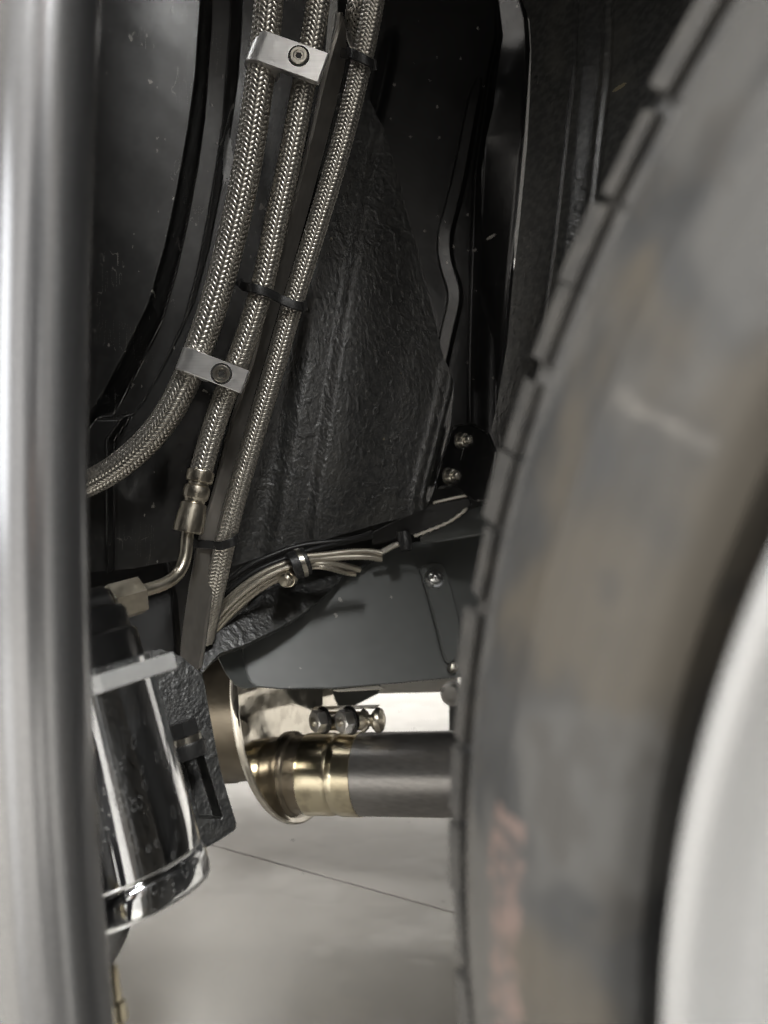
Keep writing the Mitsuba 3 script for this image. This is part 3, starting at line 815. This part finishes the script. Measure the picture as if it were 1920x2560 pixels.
# ================================================================ CABLE TIES
def tie(pts, label, r=0.0016, wd=2.2):
    p, _ = spline([at(*q) for q in pts], 40)
    t, A, Bv = frames(p)
    vs = []
    down = V(0, 0, 1)
    v_ = []
    for i in range(len(p)):
        wv_ = nrm(down - t[i] * np.dot(down, t[i]))
        nv_ = np.cross(t[i], wv_)
        v_.append([p[i] + wv_ * r * wd * a + nv_ * r * 0.6 * b_ for a, b_ in ((1, .6), (.8, 1), (-.8, 1), (-1, .6), (-1, -1), (1, -1))])
    v_ = np.array(v_)
    q = 6
    i, j = np.meshgrid(np.arange(len(p) - 1), np.arange(q), indexing='ij')
    f = np.stack([i * q + j, i * q + (j + 1) % q, (i + 1) * q + (j + 1) % q, (i + 1) * q + j], -1).reshape(-1, 4)
    k = thing('cable_tie', label, 'cable tie', 'black cable ties')
    put('strap', fix(TM(v_.reshape(-1, 3), f)), 'mat_rubber_black', k, smooth=40)
    hd = p[-3]
    put('lock', box(hd, t[-3], down - t[-3] * np.dot(down, t[-3]), 0.0030, 0.0036, 0.0028, 0.0006), 'mat_rubber_black', k)
    return k


tie([(846, 128, .645), (868, 132, .622), (893, 140, .604), (918, 152, .604), (931, 160, .612), (936, 164, .622)], 'uppermost black cable tie round the right hose')
tie([(596, 702, .625), (618, 718, .606), (640, 722, .599), (668, 731, .602), (702, 748, .612), (730, 760, .614), (752, 766, .618), (760, 762, .624)], 'middle black cable tie joining two braided hoses and the bar')
tie([(488, 1356, .668), (497, 1360, .654), (530, 1362, .650), (566, 1361, .633), (584, 1354, .633), (592, 1344, .645), (590, 1334, .655)], 'lowest black cable tie, round the flat bar and the right hose')

# ================================================================ CANISTER
cax = nrm(at(310, 2190, .395) - at(180, 1690, .405))      # along the canister, downwards
RAD = 203 * 0.40 / FOCAL
cb = at(303, 2168, .40)


def can(h):
    return cb + cax * h


Sc = 0.40 / FOCAL
canister = thing('filter_canister', 'spotted chrome filter canister with a black head, lower left', 'canister')
put('body', lathe([(RAD * 0.955, -492 * Sc), (RAD * 0.97, -488 * Sc), (RAD * 0.975, -300 * Sc), (RAD * 0.985, -20 * Sc), (RAD * 0.985, -2 * Sc)], cb, cax, 128), 'mat_chrome', canister, smooth=35)
put('base_ring', lathe([(RAD * 0.985, -3 * Sc), (RAD * 0.965, 3 * Sc), (RAD * 0.965, 8 * Sc), (RAD * 0.99, 13 * Sc), (RAD * 1.012, 22 * Sc), (RAD * 1.018, 36 * Sc), (RAD * 1.018, 70 * Sc), (RAD * 1.008, 80 * Sc), (RAD * 0.99, 84 * Sc), (RAD * 0.6, 86 * Sc), (0, 86 * Sc)], cb, cax, 128), 'mat_chrome', canister, smooth=35)
# black head with its port
put('head', lathe([(0, -640 * Sc), (RAD * 0.72, -640 * Sc), (RAD * 0.80, -636 * Sc), (RAD * 0.835, -624 * Sc), (RAD * 0.84, -575 * Sc), (RAD * 0.90, -566 * Sc), (RAD * 0.905, -560 * Sc), (RAD * 0.905, -490 * Sc), (RAD * 0.5, -490 * Sc)], cb, cax, 96), 'mat_gloss', canister, smooth=35)
pc = at(276, 1509, .559)
put('port', lathe([(0.004, 0.002), (0.0130, 0.002), (0.0145, 0.004), (0.0145, 0.055), (0.0, 0.055)], pc, nrm(n1 - n0), 40), 'mat_gloss', canister, smooth=35)
put('rear_block', plate([(120, 1360), (400, 1350), (430, 1480), (440, 1600), (440, 1700), (330, 1760), (120, 1760)], Plane((220, 1500, .725), (420, 1500, .73), (220, 1740, .70)), 0.03, 0.002), 'mat_rubber_black', canister)
# clamp plate of the canister: a bright flat edge
a0, a1 = at(252, 1709, .346), at(434, 1634, .384)
ce1 = nrm((a1 - a0) - cax * np.dot(a1 - a0, cax))
ce3 = np.cross(ce1, cax)
if np.dot(ce3, EYE - a0) < 0:
    ce3 = -ce3
La = np.linalg.norm(a1 - a0)
cpl = [(0, 0), (La, 0), (La, -0.030), (-0.05, -0.030), (-0.05, -0.020), (-0.0075, -0.0065), (-0.0072, -0.006)]
hp = 22 * 0.365 / FOCAL
put('clamp_plate', prism(cpl, a0 - cax * hp, ce1, ce3, 0, 2 * hp * (1 if np.dot(np.cross(ce1, ce3), cax) > 0 else -1), 0.0005), 'mat_alu_satin', canister, label='bright aluminium clamp plate under the black head')

# ================================================================ MOUNTING BLOCK
P9 = Plane((470, 1700, .500), (590, 1700, .515), (520, 2080, .470))


def h_block(px, py, u):
    h = h_seal(px, py, u) * 0.4
    t = (py - 1880) / 165
    xc = 480 + 42 * t * 1.2
    g = (1 - sstep(22, 28, np.abs(px - xc + 2))) * sstep(1866, 1876, py) * (1 - sstep(2036, 2046, py))
    return h - 0.012 * g


block = thing('mounting_block', 'rough black mounting block beside the chrome canister', 'block')
put('block_body', sheet([(300, 1640), (400, 1622), (452, 1640), (505, 1684), (513, 1720), (526, 1795), (549, 1915), (570, 1990), (590, 2055), (590, 2070), (584, 2078), (545, 2103), (512, 2121), (420, 2160), (300, 2200)], P9, 0.00075, h_block, 0.030), 'mat_seal', block, smooth=True)
# fixing bolt and its washers between canister and block
bo = at(455, 1812, .465)
bx = nrm(cax)
put('bolt_head', hex_head(bo - bx * 0.002, bx, 0.0098, 0.0095, hint=(1, .3, 0)), 'mat_rubber_black', block)
put('washer', lathe([(0.004, 0.0072), (0.0094, 0.0072), (0.0094, 0.0112), (0.004, 0.0112)], bo, bx, 40), 'mat_bolt', block, smooth=30, label='bright steel washer')
put('spacer', lathe([(0.004, 0.0112), (0.0104, 0.0112), (0.0110, 0.013), (0.0100, 0.020), (0.004, 0.020)], bo, bx, 40), 'mat_rubber_black', block, smooth=30)

# ================================================================ LOWER RAIL, GUARD PLATE
P8 = Plane((520, 1640, .700), (860, 1420, .800), (640, 1640, .715))
put('chassis_rail', sheet([(498, 1690), (503, 1640), (509, 1608), (560, 1568), (650, 1488), (690, 1450), (745, 1425), (830, 1395), (950, 1370), (940, 1395), (866, 1432), (806, 1494), (752, 1538), (690, 1574), (610, 1612), (548, 1634), (516, 1668)], P8, 0.0012, lambda px, py, u: h_seal(px, py, u), 0.008), 'mat_seal', smooth=True,
    label='rough black chassis rail under the thin cable bundle', cat='rail')
# dark backing behind the bundle: the firewall's foot
PB = Plane((420, 1500, .86), (1100, 1200, .93), (700, 1700, .90))
put('bulkhead', plate([(330, 1350), (560, 1330), (1000, 1180), (1300, 1150), (1300, 1690), (860, 1700), (700, 1690), (612, 1700), (600, 1800), (330, 1800)], PB, 0.01, 0.002), 'mat_rubber_black', label='dark bulkhead behind the cable bundle, in deep shade', cat='bulkhead')

P6 = Plane((640, 1690, .755), (1130, 1690, .805), (950, 1370, .850))
guard = thing('guard_plate', 'smooth dark grey guard plate with a folded left flange and a bolted strap', 'plate')
put('plate', plate([(606, 1610), (640, 1590), (700, 1562), (755, 1530), (805, 1486), (850, 1430), (900, 1403), (950, 1379), (1006, 1360), (1100, 1345), (1260, 1325), (1260, 1685), (1129, 1694), (1000, 1707), (829, 1721), (700, 1722), (642, 1717), (626, 1705), (616, 1680)], P6, 0.003, 0.0010), 'mat_grey_satin', guard)
u_ = [P6.pt(606, 1622, 0.0006), P6.pt(611, 1655, 0.0006), P6.pt(616, 1680, 0.0006), P6.pt(626, 1705, 0.0006), P6.pt(642, 1717, 0.0006)]
l_ = [at(543, 1637, .742), at(553, 1660, .740), at(566, 1684, .738), at(588, 1712, .738), at(612, 1721, .742)]
fl = np.array(u_ + l_)
bk_ = fl + P6.n * -0.003
put('flange', fix(TM(np.vstack([fl, bk_]), [(k, k + 1, k + 6, k + 5) for k in range(4)] + [(k + 10, k + 15, k + 16, k + 11) for k in range(4)] + [(k + 5, k + 6, k + 16, k + 15) for k in range(4)] + [(0, 5, 15, 10), (4, 14, 19, 9)])), 'mat_grey_satin', guard, smooth=40)
put('bead', tube(spline(u_[:1] + u_[1:], 30)[0], 0.0011, 10), 'mat_grey_satin', guard, smooth=True)
strap = put('strap', plate([(1046, 1427), (1056, 1417), (1082, 1411), (1100, 1412), (1110, 1422), (1128, 1485), (1145, 1553), (1146, 1637), (1124, 1664), (1110, 1655), (1103, 1637), (1065, 1490)], P6, 0.005, 0.0018, lift=0.0065), 'mat_grey_satin', guard)
SB = 0.80 / FOCAL
put('bolt', lathe([(0, 24 * SB), (8 * SB, 23 * SB), (16 * SB, 17 * SB), (19 * SB, 9 * SB), (19 * SB, 6 * SB), (26 * SB, 5 * SB), (27 * SB, 0)], P6.pt(1080, 1452, 0.0065), P6.n, 40), 'mat_chrome_clean', strap, smooth=40)
put('bolt', lathe([(0, 22 * SB), (9 * SB, 21 * SB), (13 * SB, 15 * SB), (13 * SB, 0)], P6.pt(1128, 1672, 0.003), P6.n, 24), 'mat_bolt', strap, smooth=40)
# lower lip of the guard: a thin bright turned edge
put('lip', plate([(833, 1724), (944, 1711), (950, 1716), (960, 1722), (845, 1728)], Plane((833, 1724, .772), (950, 1714, .785), (833, 1730, .770)), 0.002, 0.0004), 'mat_worn_edge', guard)

# ================================================================ BRACKET WITH TWO BOLTS (upper right of the guard)
PK = Plane((1130, 1074, .800), (1222, 1084, .770), (1092, 1215, .795))
bracket = thing('bolted_bracket', 'small glossy black bracket with two bolts, beside the tyre', 'bracket')
put('base_plate', plate([(1130, 1074), (1142, 1066), (1175, 1060), (1222, 1084), (1240, 1130), (1225, 1250), (1195, 1253), (1163, 1236), (1130, 1214), (1095, 1222), (1090, 1204), (1108, 1143)], PK, 0.004, 0.0012), 'mat_gloss', bracket)
edge = [PK.pt(*q, 0.0008) for q in ((1093, 1222), (1090, 1204), (1108, 1143), (1126, 1084), (1131, 1074), (1143, 1066), (1160, 1063), (1176, 1060), (1198, 1070), (1221, 1084))]
put('rim', tube(spline(edge, 60)[0], 0.0011, 10), 'mat_gloss', bracket, smooth=True)
put('rim', tube(spline([PK.pt(*q, 0.001) for q in ((1097, 1220), (1130, 1213), (1148, 1222), (1166, 1236), (1195, 1252))], 30)[0], 0.0009, 10), 'mat_gloss', bracket, smooth=True)
put('plate_seam', tube(np.array([PK.pt(1160, 1120, 0.001), PK.pt(1153, 1152, 0.001)]), 0.0008, 8), 'mat_gloss', bracket, smooth=True)
SK = 0.79 / FOCAL
ax_b = nrm(PK.n * 0.55 + V(0.85, 0.0, -0.12))
for (x, y, m_) in ((1152, 1101, 'mat_bolt'), (1122, 1190, 'mat_bolt')):
    c = PK.pt(x, y, 0.0)
    bb = put('bolt', lathe([(0, 30 * SK), (9 * SK, 30 * SK), (11 * SK, 28 * SK), (11 * SK, 16 * SK), (17 * SK, 15 * SK), (18 * SK, 13 * SK), (18 * SK, 1 * SK), (21 * SK, 0), (21 * SK, -6 * SK)], c, ax_b, 32), m_, bracket, smooth=30)
# straps under the bracket
strp = thing('worn_strap', 'dark strap with bare metal edges under the bolted bracket', 'strap')
p, _ = spline([at(1083, 1257, .785), at(1125, 1247, .782), at(1170, 1237, .780)], 20)
put('edge_strip', tube(p, 0.0016, 10), 'mat_worn_edge', strp, smooth=True)
PS = Plane((1040, 1320, .80), (1170, 1265, .79), (1080, 1290, .797))
put('strap_body', plate([(930, 1330), (1000, 1296), (1083, 1259), (1171, 1241), (1180, 1262), (1150, 1288), (1122, 1304), (1080, 1322), (1040, 1336), (980, 1352), (930, 1362)], PS, 0.004, 0.0012), 'mat_rubber_black', strp)
p, _ = spline([at(1036, 1340, .792), at(1060, 1331, .789), (at(1090, 1319, .786)), at(1122, 1305, .784), at(1150, 1286, .783), at(1169, 1270, .783)], 30)
put('edge_strip', tube(p, 0.0017 + 0.0004 * np.sin(np.arange(30) * 1.7), 10), 'mat_worn_edge', strp, smooth=True)
put('guard_upper', plate([(1050, 1338), (1130, 1305), (1175, 1272), (1280, 1240), (1280, 1318), (1180, 1338), (1090, 1352), (1050, 1354)], Plane((1050, 1345, .82), (1180, 1300, .81), (1080, 1300, .84)), 0.003, 0.001), 'mat_grey_satin', guard)
fit = thing('line_fitting', 'small black line fitting at the end of the thin cables', 'fitting')
put('body', tube(np.array([at(1008, 1330, .80), at(1012, 1352, .798), at(1016, 1376, .796)]), [0.006, 0.0075, 0.006], 16), 'mat_rubber_black', fit, smooth=30)
put('stem', tube(np.array([at(955, 1380, .80), at(985, 1364, .80), at(1008, 1356, .80)]), 0.0030, 12), 'mat_worn_edge', fit, smooth=30)

# ================================================================ THIN CABLE BUNDLE
SBn = 0.71 / FOCAL
bund = [(505, 1592, .712), (540, 1548, .708), (605, 1484, .706), (669, 1440, .708), (719, 1418, .712), (760, 1403, .716)]
ends = [[(800, 1388, .724), (880, 1379, .735), (955, 1384, .745)], [(800, 1398, .722), (880, 1392, .733), (952, 1398, .745)], [(800, 1409, .722), (850, 1412, .735), (900, 1425, .750)], [(795, 1416, .722), (840, 1424, .735), (890, 1434, .755)]]
offs = [(-9, -9, .004), (-1, 1, -.004), (7, 8, .004), (12, 15, .010)]
nm = ['uppermost of the four thin braided cables in the bundle', 'second thin braided cable from the top of the bundle', 'third thin braided cable from the top of the bundle', 'lowest of the four thin braided cables in the bundle']
for (ox, oy, od), en, lb in zip(offs, ends, nm):
    k = thing('thin_braided_cable', lb, 'cable', 'thin braided cables in the bundle')
    pts = [at(x + ox, y + oy, d + od) for x, y, d in bund] + [at(*e) for e in en]
    p, L = spline(pts, 60)
    put('core', tube(p, 7.2 * SBn * 0.93, 14), 'mat_core', k, smooth=40)
    put('braid', braid(p, 7.4 * SBn, 8, 0.0022, 0.00016, per=2), 'mat_braid_fine', k, smooth=True, kind='stuff')
for i, (ox, oy, od) in enumerate(((-22, -14, .012), (-34, -28, .018))):
    p, L = spline([at(x + ox, y + oy * 1.15, d + od) for x, y, d in bund] + [at(830, 1362 - 8 * i, .745), at(930, 1340 - 8 * i, .77)], 50)
    k = thing('black_cable', ['black cable just above the braided bundle', 'upper black cable behind the braided bundle'][i], 'cable', 'black cables')
    put('sleeve', tube(p, 0.0028, 14), 'mat_rubber_black', k, smooth=40)
pclip = thing('cable_clip', 'black rubber cable clip with a bright band round the bundle', 'clip')
cc, cd = at(747, 1409, .712), nrm(at(790, 1392, .720) - at(719, 1420, .712))
put('rubber', lathe([(0.0080, -0.0085), (0.0125, -0.0085), (0.0133, -0.0075), (0.0133, 0.0075), (0.0125, 0.0085), (0.0080, 0.0085)], cc, cd, 40), 'mat_rubber_black', pclip, smooth=30)
put('band', lathe([(0.0134, -0.0002), (0.0140, 0.0), (0.0140, 0.0042), (0.0134, 0.0044)], cc, cd, 40), 'mat_bolt', pclip, smooth=30)
c = at(722, 1447, .705)
ab = nrm(at(700, 1458, .690) - c)
put('screw', lathe([(0, 0.0102), (0.0045, 0.0100), (0.0064, 0.0075), (0.0066, 0.002), (0.0075, 0.0018), (0.0075, -0.004)], c, ab, 32), 'mat_steel', pclip, smooth=30, label='cream coloured screw end')

# ================================================================ SILENCER
pax = nrm(V(0.935, -0.300, 0.102))                    # along the outlet pipe
dax = nrm(V(0.935, -0.300, 0.170))                    # square to the end disc
DE = 0.92
dc = at(741, 1743, DE)                                # centre of the end disc
Sd = DE / FOCAL
RD = 0.126 / 0.82 * DE
sil = thing('exhaust_silencer', 'polished steel silencer with a mirror end disc and gold collared grey pipe', 'exhaust')
put('drum', lathe([(0.0, -0.22), (RD * 0.60, -0.22), (RD * 0.64, -0.205), (RD * 0.645, -0.10), (RD * 0.655, -0.097), (RD * 0.655, -0.085), (RD * 0.645, -0.082), (RD * 0.645, -0.012), (RD * 0.67, -0.006)], dc, dax, 96), 'mat_dim_steel', sil, smooth=35)
put('end_disc', lathe([(0.0, -0.010), (RD * 0.93, -0.010), (RD * 0.955, -0.0085), (RD * 0.965, -0.006), (RD * 0.972, -0.0085), (RD * 0.985, -0.0085), (RD * 0.997, -0.006), (RD, -0.0030), (RD * 0.997, -0.0006), (RD * 0.985, 0.0004), (RD * 0.975, 0.0), (RD * 0.965, -0.0012), (RD * 0.95, -0.0014), (0.0, -0.0014)], dc, dax, 160), 'mat_polished', sil, smooth=35, label='mirror polished end disc')
po = at(736, 1934, DE)
po = at(736, 1934, DE * np.dot(dc - EYE, dax) / np.dot(po - EYE, dax))
rp = 97 * np.dot(po - EYE, V(0, 1, 0)) / FOCAL
put('neck', lathe([(rp * 1.06, -0.012), (rp * 1.06, 0.001), (rp * 1.03, 0.003), (rp * 0.98, 0.005), (rp * 0.965, 0.010), (rp * 0.965, 0.030)], po, pax, 96), 'mat_dim_steel', sil, smooth=35)
put('collar', lathe([(rp * 0.965, 0.019), (rp * 1.0, 0.0195), (rp * 1.005, 0.022), (rp * 1.005, 0.048), (rp * 0.99, 0.052), (rp * 0.968, 0.0545), (rp * 0.985, 0.057), (rp * 1.015, 0.061), (rp * 1.02, 0.064), (rp * 1.02, 0.083), (rp * 0.99, 0.0835)], po, pax, 96), 'mat_gold', sil, smooth=35, label='pale gold toned collar')
put('pipe', lathe([(rp * 0.90, 0.070), (rp * 1.0, 0.070), (rp * 1.0, 0.34), (rp * 0.97, 0.345), (rp * 0.90, 0.34)], po, pax, 96), 'mat_pipe', sil, smooth=35, label='satin grey steel pipe')

# clamp hardware above the pipe
pcl = thing('pipe_clamp', 'steel pipe clamp with hexagon bolts above the grey pipe', 'clamp')
SQ = 0.845 / FOCAL
put('flat', prism([(0, -9 * SQ), (176 * SQ, -9 * SQ), (176 * SQ, 22 * SQ), (0, 22 * SQ)], at(781, 1771, .870), pax, V(0.30, 0.93, 0), 0, 3.2 * SQ * (-1), 0.0004), 'mat_steel', pcl)
bax = nrm(V(-0.80, -0.60, 0.02))
for (x0, r_, dd) in ((806, 29, .855), (872, 31, .845)):
    c = at(x0, 1801, dd)
    h_ = 26 * SQ
    put('bolt', hex_head(c, bax, r_ * SQ, h_, hint=(0.2, 0.1, 1)), 'mat_alu', pcl)
    put('washer', lathe([(0.003, 0.0), ((r_ + 5) * SQ, 0.0), ((r_ + 5) * SQ, 5 * SQ), (0.003, 5 * SQ)], c - bax * 5.5 * SQ, bax, 32), 'mat_rubber_black', pcl, smooth=30)
    put('bolt_tip', lathe([(0, 7 * SQ), (9 * SQ, 6 * SQ), (12 * SQ, 2 * SQ), (12 * SQ, -3 * SQ)], c + bax * h_, bax, 24), 'mat_bolt', pcl, smooth=30)
put('barrel', tube(np.array([at(815, 1802, .868), at(915, 1802, .845)]), 24 * SQ, 32), 'mat_steel', pcl, smooth=30)
c = at(918, 1801, .832)
put('saddle', lathe([(26 * SQ, 0), (30 * SQ, 0), (22 * SQ, 9 * SQ), (14 * SQ, 15 * SQ), (14 * SQ, 20 * SQ), (22 * SQ, 26 * SQ), (30 * SQ, 35 * SQ), (26 * SQ, 35 * SQ)], c - pax * 0.004, pax, 32), 'mat_steel', pcl, smooth=30)
put('end_cap', lathe([(31 * SQ, 0), (31 * SQ, 5 * SQ), (27 * SQ, 12 * SQ), (14 * SQ, 18 * SQ), (0, 19 * SQ)], c + pax * 0.0115, pax, 32), 'mat_steel', pcl, smooth=30)

PW = Plane((850, 1740, 1.03), (1126, 1728, 1.03), (850, 1832, 1.035))
shield = thing('open_frame', 'polished open metal frame above the grey pipe, bright floor showing through', 'frame')
put('top_rail', plate([(790, 1690), (1146, 1690), (1146, 1730), (846, 1737), (790, 1737)], PW, 0.012, 0.0012), 'mat_satin', shield)
put('post', plate([(1124, 1732), (1150, 1731), (1150, 1850), (1124, 1850)], PW, 0.012, 0.0012), 'mat_grey_satin', shield)
# chassis bracket seen through the gap above the pipe
cbk = thing('chassis_bracket', 'small blue grey chassis bracket in the gap above the pipe clamp', 'bracket')
put('web', plate([(822, 1690), (960, 1690), (945, 1735), (880, 1768), (848, 1771), (836, 1748)], Plane((822, 1700, 1.005), (960, 1700, 1.01), (840, 1771, 1.005)), 0.004, 0.001), 'mat_grey_satin', cbk)
put('boss', lathe([(0, 0.012), (0.010, 0.012), (0.0145, 0.009), (0.016, 0.004), (0.016, -0.004)], at(1132, 1734, 1.015), V(-0.3, -0.9, 0.1), 40), 'mat_alu', cbk, smooth=30)

# ================================================================ THE PHOTOGRAPHER, crouching behind the camera: dark clothes that the chrome mirrors
import manifold3d as m3


def ball(c, r):
    return m3.Manifold.sphere(float(r), 20).translate([float(x) for x in c])


def chain(pts):
    out = m3.Manifold()
    for (a, ra), (b_, rb) in zip(pts, pts[1:]):
        out += m3.Manifold.batch_hull([ball(a, ra), ball(b_, rb)])
    return out


def body_mesh(chains, edge, rounds=6):
    out = m3.Manifold()
    for c_ in chains:
        out += chain(c_)
    k = out.refine_to_length(edge).to_mesh()
    g = trimesh.Trimesh(k.vert_properties[:, :3], k.tri_verts)
    trimesh.smoothing.filter_taubin(g, iterations=rounds)
    return g


QX, QY = 0.02, -0.16
qq = lambda x, y, z: V(QX + x, QY + y, z)
clothes = [[(qq(0, -.52, .33), .155), (qq(0, -.46, .55), .150), (qq(0, -.36, .78), .165), (qq(0, -.33, .88), .10)], [(qq(-.17, -.34, .86), .075), (qq(.17, -.34, .86), .075)]]
for s in (-1, 1):
    clothes.append([(qq(s * .10, -.52, .33), .10), (qq(s * .21, -.18, .46), .068), (qq(s * .20, -.38, .09), .048)])
    clothes.append([(qq(s * .19, -.34, .85), .062), (qq(s * .27, -.20, .62), .048), (qq(s * .13, -.02, .47), .033)])
person = thing('person', 'person in dark clothes crouching behind the camera with both hands raised', 'person')
put('head', body_mesh([[(qq(0, -.33, .86), .062), (qq(0, -.27, .98), .058)], [(qq(0, -.27, 1.06), .085), (qq(0, -.25, .99), .068), (qq(0, -.21, .97), .045)], [(qq(0, -.175, 1.02), .013), (qq(0, -.162, 1.0), .014)]], 0.010, 3), 'mat_skin', person, smooth=True)
for s in (-1, 1):
    hand = qq(s * .095, .015, .455)
    hc = [[(qq(s * .13, -.02, .47), .026), (hand, .028)], [(hand + V(0, 0, .018), .018), (hand + V(-s * .01, .03, .03), .013)]]
    for f_ in range(4):
        z_ = .025 - .017 * f_
        hc.append([(hand + V(0, .01, z_), .0105), (hand + V(-s * .012, .045 - .003 * abs(f_ - 1), z_), .0092), (hand + V(-s * .035, .055 - .003 * abs(f_ - 1), z_), .0082)])
    hc.append([(hand + V(0, -.01, .02), .012), (hand + V(-s * .03, .0, .035), .010), (hand + V(-s * .05, .012, .030), .009)])
    put('hand', body_mesh(hc, 0.006, 3), 'mat_skin', person, smooth=True)
put('clothes', body_mesh(clothes, 0.025), 'mat_cloth', person, smooth=True)
put('hair', body_mesh([[(qq(0, -.285, 1.075), .090), (qq(0, -.30, 1.03), .082)]], 0.012), 'mat_core', person, smooth=True)
for s in (-1, 1):
    put('shoe', body_mesh([[(qq(s * .20, -.40, .045), .042), (qq(s * .21, -.22, .036), .036)]], 0.012, 3), 'mat_core', person, smooth=True)

# ================================================================ BITS BELOW THE CANISTER
dh = thing('drain_hose', 'short dark drain hose below the chrome canister', 'hose')
put('sleeve', tube(spline([at(306, 2240, .42), at(298, 2310, .42), at(278, 2360, .425), at(254, 2400, .43), at(220, 2430, .44)], 30)[0], 0.0062, 18), 'mat_rubber_black', dh, smooth=40)
bf = thing('brass_fitting', 'brass coloured fitting at the bottom, beside the fender edge', 'fitting')
bs, be = at(262, 2420, .300), at(283, 2556, .296)
fx = nrm(be - bs)
put('body', lathe([(0.0, 0), (0.0042, 0.0), (0.0048, 0.0015), (0.0046, 0.0125), (0.0056, 0.0135), (0.0056, 0.0195), (0.0040, 0.0215), (0.0, 0.0215)], bs, fx, 32), 'mat_gold', bf, smooth=30)

# unseen panels added inboard of the wheel to keep the pale wall out of the chrome
put('blocking_panel', prism([(-1.2, 0.24), (0.13, 0.24), (0.13, 1.0), (-1.2, 1.0)], HUB * V(1, 1, 0) - 0.20 * AX, FW, V(0, 0, 1), 0, 0.01, 0.002), 'mat_rubber_black', label='unseen black panel behind the tyre, added to block the pale wall', cat='panel')

put('blocking_panel', prism([(0, 0.23), (0.85, 0.23), (0.85, 1.17), (0, 1.17)], V(0.40, 0.20, 0), V(0.07, 0.85, 0), V(0, 0, 1), 0, 0.01, 0.002), 'mat_rubber_black', label='unseen black panel inboard of the front of the tyre, added to block the pale wall', cat='panel')
# ================================================================ UNDERBODY
ub = put('car_underbody', prism([(-1.1, 1.12), (0.38, 1.12), (0.38, 0.30), (1.3, 0.30), (1.3, 1.32), (-1.1, 1.32)], V(0, 0, 0.30), V(1, 0, 0), V(0, 1, 0), 0, 0.02, 0.003), 'mat_rubber_black', label='flat black underside of the car beyond the wheel well', cat='underbody')
